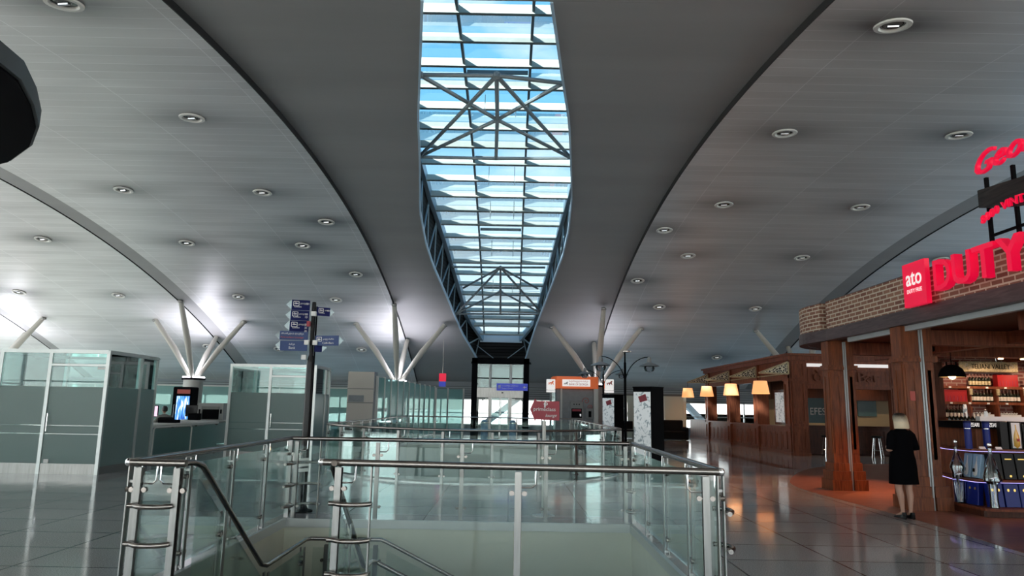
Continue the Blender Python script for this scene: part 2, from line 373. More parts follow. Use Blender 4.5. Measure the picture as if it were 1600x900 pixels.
def copy_tree(o, parent=None):
    c = o.copy(); COL.objects.link(c); c.parent = parent
    for ch in [q for q in bpy.data.objects if q.parent == o]: copy_tree(ch, c)
    return c
def dup(o, loc, rz=None, label=None, group=None):
    c = copy_tree(o); c.location = loc
    if rz is not None: c.rotation_euler = (0,0,rz)
    if label: c['label'] = label
    if group: c['group'] = group
    return c

def text_mesh(s, width=None, height=None, extrude=.002, bold=0., shear=0., space=1., align='LEFT'):
    c = bpy.data.curves.new('lettering', 'FONT'); c.body = s; c.size = 1; c.extrude = extrude; c.offset = bold; c.shear = shear
    c.space_character = space; c.align_x = align; c.resolution_u = 3
    o = bpy.data.objects.new('lettering', c); COL.objects.link(o)
    dg = bpy.context.evaluated_depsgraph_get(); me = bpy.data.meshes.new_from_object(o.evaluated_get(dg))
    bpy.data.objects.remove(o)
    xs = [v.co.x for v in me.vertices]; ys = [v.co.y for v in me.vertices]
    x0, x1, y0, y1 = min(xs), max(xs), min(ys), max(ys)
    sx = width/(x1-x0) if width else (height/(y1-y0)); sy = height/(y1-y0) if height else sx
    for v in me.vertices: v.co.x = (v.co.x-x0)*sx; v.co.y = (v.co.y-y0)*sy
    return me
def text(s, org, xd, mat, parent, width=None, height=None, depth=.006, bold=0., shear=0., up=(0,0,1), name='lettering', label=None, warp=None, space=1.):
    """lettering whose lower left corner sits at org, running along xd, standing up along up"""
    me = text_mesh(s, width, height, depth/2, bold, shear, space)
    X = Vector(xd).normalized(); U = Vector(up).normalized(); N = X.cross(U); o_ = Vector(org)-root_loc(parent)
    for v in me.vertices:
        x, y, z = v.co
        if warp: x, y = warp(x, y)
        v.co = o_+X*x+U*y+N*(z+depth/2)
    me.materials.clear(); me.materials.append(M[mat]); me.update()
    return part(name, me, None, parent, label)
# ================================================================== THE HALL
# downlight positions, found where each one sits on the vault
DL = [hit(px, py, lambda y: cz(y)-.14) for px, py in [(100,3),(300,183),(193,296),(410,300),(510,346),(67,373),(292,379),(473,383),(556,428),(373,463),(185,461),(30,456),
      (525,468),(565,546),(325,541),(436,545),(1395,38),(1226,207),(1498,210),(1131,319),(1344,323),(1038,359),(1075,399),(1253,402),(1470,405),(996,438),(1030,479),(1180,482),(1120,558)]]
# opening of the skylight in the ceiling (world y -> x)
OL = [(10.55,-1.57),(13.3,-1.96),(16.5,-2.42),(19.5,-2.76),(24,-3.31),(27.1,-3.46),(29.5,-3.42),(32,-3.22),(35,-2.93),(37.4,-2.66),(41,-1.89)]
OR = [(10.55,.58),(13.9,1.0),(16.5,1.36),(19.3,1.64),(22.5,1.95),(25.5,2.10),(28.2,2.08),(31,1.88),(34.1,1.58),(37.4,1.2),(41,.82)]
GL = [(10,-3.6),(24,-3.6),(27.9,-3.46),(33,-2.95),(38,-2.41),(40,-1.60)]
GR = [(10,2.4),(24,2.4),(27.3,2.32),(32.9,1.86),(38.4,1.26),(40,.50)]
Y0, Y1 = -14.0, 44.0
XL, XR = -31.0, 31.0
def arc(y):                                    # running length along the vault
    return ARC[int(round((y-Y0)/.05))] if 0 <= int(round((y-Y0)/.05)) < len(ARC) else y
ARC = [0.]
_y = Y0
while _y < Y1+1:
    ARC.append(ARC[-1]+math.hypot(.05, cz(_y+.05)-cz(_y))); _y += .05

def sheet(name, xa, xb, off, mat, ys, nx, kind_edge=None, stain=False, thick=0):
    vs = []; fs = []; uv = []
    for y in ys:
        a, b_ = xa(y), xb(y)
        for i in range(nx+1):
            x = a+(b_-a)*i/nx; vs.append((x, y, cz(y)+off)); uv.append((x, arc(y)))
    for r_ in range(len(ys)-1):
        for i in range(nx): k = r_*(nx+1)+i; fs.append((k, k+nx+1, k+nx+2, k+1))
    me = bpy.data.meshes.new(name); me.from_pydata(vs, [], fs); me.materials.append(M[mat])
    ul = me.uv_layers.new(name='UVMap')
    for lp in me.loops: ul.data[lp.index].uv = uv[lp.vertex_index]
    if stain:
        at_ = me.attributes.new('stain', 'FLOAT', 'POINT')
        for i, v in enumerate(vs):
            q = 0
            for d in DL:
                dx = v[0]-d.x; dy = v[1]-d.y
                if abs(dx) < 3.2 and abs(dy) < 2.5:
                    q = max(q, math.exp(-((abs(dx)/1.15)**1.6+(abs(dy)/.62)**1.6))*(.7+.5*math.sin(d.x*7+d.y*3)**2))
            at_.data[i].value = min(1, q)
    me.polygons.foreach_set('use_smooth', [True]*len(me.polygons))
    o = bpy.data.objects.new(name, me); COL.objects.link(o); o['kind'] = 'structure'
    return o
def frange(a, b, s):
    n_ = max(1, int(round((b-a)/s))); return [a+(b-a)*i/n_ for i in range(n_+1)]
ys1 = frange(Y0, 10.55, 1); ys2 = frange(10.55, 41, .5); ys3 = frange(41, Y1, .75)
oL = lambda y: lerp_tab(OL, y); oR = lambda y: lerp_tab(OR, y)
mid = lambda y: -.5
sheet('ceiling', lambda y: XL, lambda y: XR, 0, 'smooth', ys1, 2)
sheet('ceiling', lambda y: XL, oL, 0, 'smooth', ys2, 1)
sheet('ceiling', oR, lambda y: XR, 0, 'smooth', ys2, 1)
sheet('ceiling', lambda y: XL, lambda y: XR, 0, 'smooth', ys3, 2)
for a, b_ in ((-30.9,-26.15),(-25.6,-16.17),(-15.42,-5.72),(4.92,14.42),(15.22,24.9),(25.6,30.9)):
    ysx = frange(Y0+.1, Y1-.1, .3)
    sheet('ceiling', lambda y, a=a: a, lambda y, b=b_: b, -.14, 'panels', ysx, int((b_-a)/.3), stain=True)
    for x in (a, b_):
        if x in (-15.42,14.42,-25.6,24.9): continue
        e_ = MB()
        yy = frange(Y0+.1, Y1-.1, .8)
        for p, q in zip(yy, yy[1:]):
            e_.add([(x-.012,p,cz(p)-.145),(x-.012,q,cz(q)-.145),(x-.012,q,cz(q)),(x-.012,p,cz(p)),(x+.012,p,cz(p)-.145),(x+.012,q,cz(q)-.145),(x+.012,q,cz(q)),(x+.012,p,cz(p))],
                   [(0,1,2,3),(7,6,5,4),(0,4,5,1),(3,2,6,7)])
        struct('trim_1' if x == a else 'trim_2', e_, 'edge')

for a, b_ in ((-16.10,-15.42),(14.42,15.15),(-26.1,-25.6),(24.9,25.5)):
    sheet('ceiling', lambda y, a=a: a, lambda y, b=b_: b, -.138, 'smooth', frange(Y0+.1, Y1-.1, 1.), 1)
# floor with its two openings
V1 = [(-3.1,6.15),(1.72,6.15),(1.72,10.2),(-3.1,10.2)]
def bow(x): return 17.6-2.6*max(0, 1-((x+.87)/3.53)**2)**.8
V2 = [(x, bow(x)) for x in [-4.4+7.06*i/20 for i in range(21)]]+[(2.66,31.0),(-4.4,31.0)]
def sheet_with_holes(outer, holes, z, mat, name):
    bm = bmesh.new(); ed = []
    for loop in [outer]+holes:
        vv = [bm.verts.new((x,y,z)) for x,y in loop]
        ed += [bm.edges.new((vv[i], vv[(i+1)%len(vv)])) for i in range(len(vv))]
    bmesh.ops.triangle_fill(bm, edges=ed, use_beauty=True, use_dissolve=False)
    for f_ in bm.faces:
        if f_.normal.z < 0: f_.normal_flip()
    me = bpy.data.meshes.new(name); bm.to_mesh(me); bm.free(); me.materials.append(M[mat])
    o = bpy.data.objects.new(name, me); COL.objects.link(o); o['kind'] = 'structure'; return o
sheet_with_holes([(XL,Y0),(XR,Y0),(XR,Y1),(XL,Y1)], [V1, V2], 0, 'floor', 'floor')
# walls of the two wells below the floor, their metal edge, and the lower floor
def well(poly, z0, n_):
    w = MB(); e_ = MB(); m_ = len(poly)
    area = sum(poly[i][0]*poly[(i+1)%m_][1]-poly[(i+1)%m_][0]*poly[i][1] for i in range(m_))
    sg = 1 if area > 0 else -1
    for i in range(m_):
        a = Vector((*poly[i],0)); b_ = Vector((*poly[(i+1)%m_],0)); d = (b_-a).normalized(); out = Vector((d.y,-d.x,0))*sg
        A = a+out*.01; B = b_+out*.01
        w.slab4([(A.x,A.y,z0),(B.x,B.y,z0),(B.x,B.y,-.06),(A.x,A.y,-.06)], out, .02)
        e_.plate(a+out*.0-d*.02, b_+out*.0+d*.02, -.09, .022, .05)
    struct('wall_stairwell' if n_ == 1 else 'wall_atrium', w, 'beige')
    struct('trim_%d' % (2+n_), e_, 'alu')
well(V1, -4.0, 1); well(V2, -4.0, 2)
struct('floor_lower', MB().box(-12,2,-4.1,12,36,-4.0), 'void_floor')
# the hall's outer walls
w = MB()                                          # far wall: solid band above, louvres, glazing, sill
w.box(XL,43.6,2.75,XR,43.8,4.4); struct('wall_far', w, 'farwall')
struct('wall_far_louvres', MB().box(XL,43.62,2.02,XR,43.76,2.75), 'grille')
struct('wall_far_sill', MB().box(XL,43.55,0,XR,43.85,.42), 'farwall')
for k, (a, b_) in enumerate([(-31,-20.7),(-20.7,-10.4),(-10.4,-.1),(-.1,10.2),(10.2,20.5),(20.5,31)]):
    f = struct('window_%d' % (k+1), MB(), 'alu', loc=(0,0,0)) if False else None
    mb = MB(); n_ = 5
    for i in range(n_+1): x = a+(b_-a)*i/n_; mb.box(x-.035,43.6,.42,x+.035,43.72,2.02)
    mb.box(a,43.6,1.12,b_,43.70,1.17); mb.box(a,43.6,.42,b_,43.72,.50); mb.box(a,43.6,1.95,b_,43.72,2.02)
    fr = struct('window_%d' % (k+1), mb, 'alu')
    g_ = part('pane', MB().box(a,43.65,.5,b_,43.67,1.95), 'glassw', fr)
# unseen sides shaped for daylight: left glazed, right open below its band, rear glazed
for k in range(14):
    y = Y0+k*4.15; y2 = min(Y1, y+4.15)
    ztop = min(cz(y), cz(y2), cz((y+y2)/2))
    mb = MB().box(XL-.1,y-.06,0,XL+.05,y+.06,ztop).box(XL-.1,y,ztop-.12,XL+.05,y2,ztop).box(XL-.1,y,0,XL+.05,y2,.35).box(XL-.08,y,2.4,XL+.03,y2,2.5)
    fr = struct('window_%d' % (7+k), mb, 'alu'); part('pane', MB().box(XL-.04,y,.35,XL-.02,y2,ztop-.1), 'glassw', fr)
def vault_wall(x0, x1, z0, name, mat):
    mb = MB(); yy = frange(Y0, Y1, 2)
    for p, q in zip(yy, yy[1:]): mb.add([(x,y_,z) for x in (x0,x1) for y_, z in ((p,z0),(q,z0),(q,cz(q)+.2),(p,cz(p)+.2))], [(0,1,2,3),(7,6,5,4),(0,4,5,1),(3,2,6,7)])
    struct(name, mb, mat)
vault_wall(XR, XR+.2, 5.6, 'wall_right', 'farwall')  # unseen wall kept to a high band so light enters beneath it
for k in range(7):  # unseen rear glazing, added to light the hall from behind the camera
    x = XL+k*62/7; mb = MB().box(x-.06,Y0-.1,0,x+.06,Y0+.05,cz(Y0)).box(x,Y0-.1,cz(Y0)-.12,x+62/7,Y0+.05,cz(Y0)).box(x,Y0-.1,0,x+62/7,Y0+.05,.3).box(x,Y0-.08,2.6,x+62/7,Y0+.03,2.7)
    fr = struct('window_%d' % (21+k), mb, 'alu'); part('pane', MB().box(x,Y0-.04,.3,x+62/7,Y0-.02,cz(Y0)-.1), 'glassw', fr)
# outside: apron, put in to bounce sunlight up to the ceiling
g_ = struct('ground', MB().box(-200,44.3,-.5,200,300,-.3).box(-200,-200,-.5,-31.5,300,-.3).box(31.5,-200,-.5,200,300,-.3).box(-200,-200,-.5,200,-14.5,-.3), 'ground')
for k, (x, d) in enumerate(((-2.6,4.6),(13.6,-3.6),(11.6,-3.2))):
    single('roof_prop', MB().beam((x,46.5,-.3),(x+d,45.6,3.2),.35,.35), 'mat_grey', 'raking grey prop standing outside the far windows, '+('behind the lift shaft' if k == 0 else ('right one beyond the wooden bar' if k == 1 else 'left one beyond the wooden bar')), 'strut', (x,46.5,-.3))

# ------------------------------------------------------------------ skylight
sk = thing('skylight', 'long lens-shaped skylight with pale beams over the hall axis', 'skylight', (-.6,26,8))
BY = [16.56,17.95,19.25,20.51,21.75,23.05,24.26,25.45,26.65,27.84,28.96,30.07,31.10,32.13,33.21,34.18,35.10,35.95,36.85,37.42,38.10,38.72]
BY = [15.2,13.8,12.4]+BY+[39.5]
for y in BY:
    a, b_ = lerp_tab(GL, y), lerp_tab(GR, y); sl = math.atan(-2*.01125*(y-16.5)); hgt = .25 if y < 30 else .20
    part('beam', MB().beam((a,y,gz(y)-.12),(b_,y,gz(y)-.12),.12,hgt,(0,-math.sin(sl),math.cos(sl))), 'beam', sk)
for x in (-1.52,.42):
    d_ = MB(); yy = frange(11, 39.6, 1.1)
    for p, q in zip(yy, yy[1:]): d_.beam((x,p,gz(p)-.1),(x,q,gz(q)-.1),.075,.16)
    part('divider', d_, 'divider', sk)
gl_ = MB(); yy = frange(10.4, 40, .8)
for p, q in zip(yy, yy[1:]):
    gl_.add([(lerp_tab(GL,p),p,gz(p)+.03),(lerp_tab(GR,p),p,gz(p)+.03),(lerp_tab(GR,q),q,gz(q)+.03),(lerp_tab(GL,q),q,gz(q)+.03)], [(0,1,2,3)])
part('glazing', gl_, 'glassk', sk)
for T, O, s_ in ((GL, OL, -1), (GR, OR, 1)):
    fr = MB(); rm = MB(); w = MB(); yy = frange(10.4, 40, .8)
    for p, q in zip(yy, yy[1:]): fr.beam((lerp_tab(T,p),p,gz(p)-.08),(lerp_tab(T,q),q,gz(q)-.08),.16,.42)
    for p, q in zip(frange(10.55,41,.8), frange(10.55,41,.8)[1:]):
        rm.beam((lerp_tab(O,p)-s_*.02,p,cz(p)+.04),(lerp_tab(O,q)-s_*.02,q,cz(q)+.03),.05,.13)
    yy = frange(10.55, 41, .7)
    ty = lambda y: min(40, 10.4+(y-10.55)*(29.6/30.45))
    for p, q in zip(yy, yy[1:]):
        P = [(lerp_tab(O,p)+s_*.30,p,cz(p)+.02),(lerp_tab(O,q)+s_*.30,q,cz(q)+.02),(lerp_tab(T,ty(q))+s_*.10,ty(q),gz(ty(q))+.10),(lerp_tab(T,ty(p))+s_*.10,ty(p),gz(ty(p))+.10)]
        w.slab4(P, (s_,0,0), .05)
        w.slab4([(lerp_tab(O,p),p,cz(p)+.1),(lerp_tab(O,q),q,cz(q)+.1),(lerp_tab(O,q)+s_*.32,q,cz(q)+.1),(lerp_tab(O,p)+s_*.32,p,cz(p)+.1)], (0,0,1), .04)
    part('well_wall', w, 'louv', sk)
    part('frame', fr, 'trussb', sk); part('rim', rm, 'rim', sk, 'pale blue rim along the opening')
E1 = MB().add([(-2.3,41.02,cz(41)-.1),(1.2,41.02,cz(41)-.1),(.75,40.05,gz(40)+.1),(-1.9,40.05,gz(40)+.1),(-2.3,41.1,cz(41)-.1),(1.2,41.1,cz(41)-.1),(.75,40.13,gz(40)+.1),(-1.9,40.13,gz(40)+.1)],
              [(3,2,1,0),(4,5,6,7),(0,1,5,4),(2,3,7,6)])
part('end_wall', E1, 'louv', sk)
part('end_band', MB().beam((-1.75,39.95,gz(40)-.12),(.62,39.95,gz(40)-.12),.1,.42), 'rim', sk)
part('near_wall', MB().slab4([(-3.6,10.5,cz(10.5)),(2.4,10.5,cz(10.5)),(2.4,10.5,gz(10.5)),(-3.6,10.5,gz(10.5))], (0,1,0), .06), 'smooth', sk)
# window actuators: thin rods hanging from opening vents
for y in (20.9,25.6,28.2,31.3,34.6):
    for x in (-.95,.02): part('vent_rod', MB().tube([(x,y,gz(y)-.2),(x,y-.05,gz(y)-.95)],.012,6), 'alu', sk)
for k, y in enumerate((19.6,25.0,30.4,35.3)): part('vent_frame', MB().beam((-1.45,y,gz(y)-.2),(.36,y,gz(y)-.2),.05,.12), 'divider', sk)
# lattice trusses along both sides of the well
for T, O, s_, nm in ((GL, OL, -1, 'left'), (GR, OR, 1, 'right')):
    tr = thing('side_truss', 'pale blue steel lattice truss lining the %s side of the skylight well' % nm, 'truss', (lerp_tab(O,28),28,7.9), 'skylight well trusses')
    B = lambda y: Vector((lerp_tab(O,y)+s_*.14, y, cz(y)+.12)); 
    Tt = lambda y: Vector((lerp_tab(T, min(40, 10.4+(y-10.55)*(29.6/30.45)))+s_*.10, min(40, 10.4+(y-10.55)*(29.6/30.45)), gz(min(40, 10.4+(y-10.55)*(29.6/30.45)))-.2))
    nodes = frange(20.4, 40.8, 1.7)
    part('bottom_chord', MB().tube([B(y) for y in frange(11,40.9,1)],.06,8), 'trussb', tr)
    part('top_chord', MB().tube([Tt(y) for y in frange(11,40.9,1)],.05,8), 'trussb', tr)
    for i, y in enumerate(nodes):
        part('vertical', MB().tube([B(y),Tt(y)],.032,6), 'trussb', tr)
        if i: part('diagonal', MB().tube([B(nodes[i-1]),Tt(y)],.04,6), 'trussb', tr)
# the two pyramidal cross trusses hanging in the well
def cross_truss(name, label, mem, r, mat='trussg'):
    base = mem[0][1][0]; tr = thing(name, label, 'truss', base, 'cross trusses in the skylight')
    for nm, pts in mem: part(nm, MB().tube(pts, r, 8), mat, tr)
    for q in {tuple(p) for _, pts in mem for p in (pts[0],)}: part('node', MB().lathe([(.02,-.09),(.08,-.05),(.09,0),(.08,.05),(.02,.09)], q, 10), mat, tr)
f1 = lambda q: cz(q)+.25
c1, c2, c3, c4, P_, N_, Bm = [tuple(hit(x,y,f1)) for x,y in ((656,117),(880,130),(655,245),(892,247),(776,118),(777,187),(775,248))]
cross_truss('cross_truss', 'grey steel cross truss in the near half of the skylight', [('post',[P_,N_]),('post',[N_,Bm]),('diagonal',[P_,c3]),('diagonal',[P_,c4]),('web',[N_,c1]),('web',[N_,c2]),('web',[N_,c3]),('web',[N_,c4]),('chord',[c1,P_,c2]),('chord',[c3,Bm,c4])], .05)
f2 = lambda q: .45*cz(q)+.55*gz(q)
a1, a2, P_, e1, e2, N_ = [tuple(hit(x,y,f2)) for x,y in ((708,417),(852,418),(782,418),(724,450),(840,451),(782,455))]
b1, b2, Bm = [tuple(hit(x,y,lambda q: cz(q)+.15)) for x,y in ((713,490),(848,491),(782,491))]
cross_truss('cross_truss', 'grey steel cross truss in the far half of the skylight above the lift', [('post',[P_,N_]),('post',[N_,Bm]),('diagonal',[P_,b1]),('diagonal',[P_,b2]),('web',[P_,e1]),('web',[P_,e2]),('web',[N_,b1]),('web',[N_,b2]),('chord',[a1,P_,a2]),('chord',[b1,Bm,b2])], .05)
# V brace at the far end
vb = thing('end_brace', 'thin crossed steel rods in front of the dark end of the skylight well', 'brace', (-.6,40.6,4.4))
for s_ in (-1,1): part('rod', MB().tube([(-.6+s_*1.35,40.2,gz(40)-.5),(-.6+s_*.25,40.9,cz(41)+.1)],.022,6), 'trussb', vb)

# ------------------------------------------------------------------ recessed downlights
def side_name(p): return 'left' if p.x < -.6 else 'right'
cols = {}
dl0 = None
import itertools
order_words = ['first','second','third','fourth','fifth','sixth','seventh']
rows = []
for p in sorted(DL, key=lambda p: p.y):
    for r_ in rows:
        if abs(r_[0].y-p.y) < 1.4: r_.append(p); break
    else: rows.append([p])
for ri, r_ in enumerate(rows):
    for s_ in ('left','right'):
        q = sorted([p for p in r_ if side_name(p) == s_], key=lambda p: abs(p.x+.6))
        for ci, p in enumerate(q):
            t = R(0)+math.atan(-2*.0085*(p.y-18)) if p.y > 9 else 0
            if dl0 is None:
                dl0 = thing('downlight', '', 'ceiling light', p, 'recessed downlights')
                z = p.z
                part('ring', MB().lathe([(.27,0),(.30,-.02),(.29,-.045),(.225,-.05),(.20,-.02),(.20,0)], tuple(p), 24, cap=False), 'white_metal', dl0)
                part('reflector', MB().lathe([(.20,.0),(.16,-.01),(.10,.0),(.02,.0)], tuple(p), 20), 'black_gloss', dl0)
                part('lamp', MB().tube([tuple(p+Vector((-.09,.02,-.03))),tuple(p+Vector((.09,-.01,-.03)))],.035,8), 'silver', dl0)
                c = dl0
            else: c = copy_tree(dl0); c.location = p
            c.rotation_euler = (t,0,0)
            far = ['nearest row','second row','third row','fourth row','fifth row','sixth row','seventh row','eighth row','ninth row','tenth row','eleventh row','farthest row','last row','last row']
            c['label'] = 'recessed downlight in the %s ceiling, %s, %s out from the skylight' % (s_, far[ri], order_words[ci])

# ------------------------------------------------------------------ tree columns
def tree_column(x, y, tops, label):
    t = thing('tree_column', label, 'column', (x,y,0), 'branching roof columns')
    part('shaft', MB().lathe([(.47,0),(.47,2.62),(.44,2.62),(.44,0)], (x,y,0), 28, cap=False), 'colm', t)
    part('base_ring', MB().lathe([(.52,0),(.52,.95),(.50,.98),(.47,.98)], (x,y,0), 28, cap=False), 'colm', t)
    part('capital', MB().prism([(x+.56*math.cos(a), y+.56*math.sin(a)) for a in [R(22.5+45*k) for k in range(8)]], 2.62, 2.72), 'black', t)
    for k in range(4):
        a = R(45+90*k); c = (x+.36*math.cos(a), y+.36*math.sin(a))
        part('uplight', MB().cbox((c[0],c[1],2.76),(.30,.24,.08)), 'uplight', t, 'lit uplight on the capital')
    for q in tops:
        st = part('strut', MB().tube([(x+(q[0]-x)*.08,y+(q[1]-y)*.08,2.75),(x+(q[0]-x)*.5,y+(q[1]-y)*.5,(2.75+q[2])/2),(q[0],q[1],q[2])], [.10,.15,.11], 12), 'strut', t)
        part('foot_pin', MB().lathe([(.1,0),(.13,.03),(.13,.09),(.1,.12)], (q[0],q[1],q[2]-.12), 10), 'steel', st)
    return t
words = {-26.4:'far left, half hidden by the nearest glass booth', -16.05:'behind the drinks cabinet on the left', -5.72:'behind the beige panel left of the lift', 4.4:'behind the orange bank kiosk', 14.9:'behind the wooden bar on the right'}
for x in words:
    tops = [(x-2.3,36.1,cz(36.1)-.14),(x+.05,33.7,cz(33.7)-.14),(x+2.3,36.1,cz(36.1)-.14),(x+.1,38.1,cz(38.1)-.14)]
    tree_column(x, 36.0, tops, 'round grey column with four branching struts '+words[x])
    L = bpy.data.lights.new('uplighter', 'SPOT'); L.energy = 420 if x < -1 else (150 if x < 10 else 60); L.color = (.90,.88,1) ; L.spot_size = R(150); L.spot_blend = 1; L.shadow_soft_size = .25
    lo = bpy.data.objects.new('uplighter', L); COL.objects.link(lo); lo.location = (x,35.9,2.95); lo.rotation_euler = (PI-.15,0,0)
# ================================================================== BALUSTRADES
def post_mb(x, y, ang, z0, z1, drop=.0):
    """two flat steel blades with the glass held between them; ang = direction of the run"""
    mb = MB(); d = Vector((math.cos(ang), math.sin(ang), 0)); n_ = Vector((-d.y, d.x, 0))
    for s_ in (-1, 1):
        c = Vector((x,y,0))+n_*s_*.024
        mb.plate(c-d*.028, c+d*.028, z0-drop, z1, .011)
    for z in (z0+.03, z1-.12): mb.beam((x-n_.x*.03,y-n_.y*.03,z),(x+n_.x*.03,y+n_.y*.03,z),.022,.022)
    return mb
def clamp_mb(x, y, ang, zs):
    mb = MB(); d = Vector((math.cos(ang), math.sin(ang), 0)); n_ = Vector((-d.y, d.x, 0))
    for z in zs:
        for s_ in (-1,1):
            c = Vector((x,y,z))+d*s_*.055
            mb.tube([c-n_*.017, c+n_*.017], .022, 8)
        mb.beam(Vector((x,y,z))-d*.05, Vector((x,y,z))+d*.05, .03, .014)
    return mb
def bracket_mb(x, y, ang, zt, side=1):
    d = Vector((math.cos(ang), math.sin(ang), 0)); c = Vector((x,y,0))
    return MB().tube([c+Vector((0,0,zt-.17))+d*.03*side, c+Vector((0,0,zt-.17))+d*.12*side, c+Vector((0,0,zt-.14))+d*.15*side, c+Vector((0,0,zt-.02))+d*.15*side], .009, 6)
def balustrade(name, label, pts, spacing=1.15, h=1.1, rail_r=.03, inset=.0, glassmat='glass', newels=(), group=None, posts=True, ext=(0,0), detail=True, z0=0.):
    P = [Vector((p[0],p[1],0)) for p in pts]
    t = thing(name, label, 'railing', P[0]+Vector((0,0,z0)), group)
    rp = [p+Vector((0,0,h+z0)) for p in P]
    rp[0] = rp[0]+(P[0]-P[1]).normalized()*ext[0]; rp[-1] = rp[-1]+(P[-1]-P[-2]).normalized()*ext[1]
    part('handrail', MB().tube(rp, rail_r, 14), 'steel_dark', t)
    for k, e in ((0,ext[0]),(-1,ext[1])):
        if e: part('end_cap', MB().lathe([(.001,-.034),(.02,-.031),(.033,-.012),(.033,.012),(.02,.031),(.001,.034)], tuple(rp[k]), 14), 'chrome', t, 'polished round end cap')
    # walk along the run and set posts
    L = [0.]
    for a, b_ in zip(P, P[1:]): L.append(L[-1]+(b_-a).length)
    n_ = max(1, round(L[-1]/spacing)); at_ = []
    for i in range(n_+1):
        s_ = L[-1]*i/n_
        s_ = min(max(s_, .06), L[-1]-.06)
        for k in range(len(P)-1):
            if s_ <= L[k+1]+1e-6: break
        q = P[k]+(P[k+1]-P[k])*((s_-L[k])/(L[k+1]-L[k])); d = P[k+1]-P[k]; at_.append((q, math.atan2(d.y, d.x)))
    for i, (q, a) in enumerate(at_):
        po = part('post', post_mb(q.x, q.y, a, z0, z0+h-.04, .14), 'steel', t)
        if detail:
            for zc in (.16, h-.22): part('clamp', clamp_mb(q.x, q.y, a, (z0+zc,)), 'steel_dark', po)
            part('bracket', bracket_mb(q.x, q.y, a, z0+h, 1 if i < len(at_)-1 else -1), 'chrome', po)
    for (p, a), (q, b_) in zip(at_, at_[1:]):
        d = (q-p).normalized()
        part('glass_panel', MB().plate(p+d*.035, q-d*.035, z0+.07, z0+h-.10, .012), glassmat, t)
    # curved rungs between the paired blades at an open end: (x, y, run direction, bow direction)
    for (x, y, ra, ba) in newels:
        rd = Vector((math.cos(ra), math.sin(ra), 0)); bd = Vector((math.cos(ba), math.sin(ba), 0)); w_ = .30
        nb = part('newel_blade', MB().plate(Vector((x,y,0))+rd*w_-bd*.028, Vector((x,y,0))+rd*w_+bd*.028, z0-.14, z0+h-.03, .012), 'steel', t)
        for z in (.18, .46, .76):
            c0 = Vector((x,y,z0+z)); arcp = [c0-rd*.05+bd*.05]+[c0+rd*(w_*k/6)+bd*(.05+.07*math.sin(PI*k/6)**.6) for k in range(0,7)]+[c0+rd*w_]
            part('rung', MB().tube(arcp, .021, 10), 'steel_dark', nb)
    return t
balustrade('balustrade', 'near glass balustrade facing the camera, along the front of the stairwell', [(-1.55,6.38),(1.72,6.12)], 1.65, ext=(.10,.07), newels=[(-1.50,6.36,R(0),R(-90))])
balustrade('balustrade', 'glass balustrade receding along the right side of the stairwell', [(1.80,6.12),(1.80,10.52)], 1.12, newels=[(1.80,6.14,R(90),R(0)),(1.80,10.15,R(90),R(180))])
balustrade('balustrade', 'glass balustrade receding along the left side of the stairwell', [(-3.16,6.05),(-3.16,10.5)], 1.15, newels=[(-3.16,10.12,R(90),R(0))])
balustrade('balustrade', 'glass balustrade across the back of the stairwell, in front of the burgundy lounge sign', [(-3.12,10.42),(1.76,10.56)], 1.25, newels=[(-3.02,10.42,R(0),R(90))])
balustrade('balustrade', 'short balustrade end with three curved rungs left of the stair entrance', [(-3.13,6.05),(-2.68,6.02)], .5, ext=(.04,0), newels=[(-3.06,6.03,R(0),R(-90))])
# second opening, farther back
cv = [(x, bow(x)-.06) for x in [-4.45+7.16*i/18 for i in range(19)]]
balustrade('balustrade', 'curved glass balustrade bowing towards the camera round the far floor opening', cv, 1.0, rail_r=.028)
balustrade('balustrade', 'glass balustrade running back along the left side of the far floor opening', [(-4.46,17.6),(-4.46,31.05)], 1.35, rail_r=.028)
balustrade('balustrade', 'glass balustrade running back along the right side of the far floor opening', [(2.72,17.6),(2.72,31.05)], 1.35, rail_r=.028)
balustrade('balustrade', 'farthest glass balustrade, across the far floor opening before the lift', [(-4.42,31.08),(2.68,31.08)], 1.2, rail_r=.026)

# ------------------------------------------------------------------ stairs
def flight(name, label, org, dirv, wid, rise, run, n_, mat='conc'):
    """n_ solid steps going down from org along dirv; wid is the (signed) width vector"""
    D = Vector(dirv); Wv = Vector(wid); o_ = Vector(org)
    outline = [o_+Vector((0,0,-.0))]
    for i in range(n_):
        outline.append(o_+D*(run*i)+Vector((0,0,-rise*(i+1)))); outline.append(o_+D*(run*(i+1))+Vector((0,0,-rise*(i+1))))
    outline.append(o_+D*(run*n_)+Vector((0,0,-rise*n_-.25))); outline.append(o_+Vector((0,0,-.35)))
    t = thing(name, label, 'stairs', org)
    part('steps', MB().extr(outline, Wv), mat, t)
    for i in range(n_):
        a = o_+D*(run*i+.02)+Vector((0,0,-rise*(i+1)+.004))
        if i: part('nosing', MB().beam(a+D*.0, a+Wv, .045, .008), 'alu', t)
    return t
flight('stairs', 'upper flight of grey steps going down from the gap in the balustrades', (-2.62,6.2,0), (0,1,0), (1.0,0,0), .165, .275, 7)
single('stair_landing', MB().box(-2.66,8.12,-1.32,-1.60,10.05,-1.155), 'conc', 'grey half landing below the floor in the left of the stairwell', 'landing', (-2.1,9,-1.3))
flight('stairs', 'lower flight of grey steps going down to the right along the back wall', (-1.60,8.65,-1.155), (1,0,0), (0,1.4,0), .165, .33, 9)
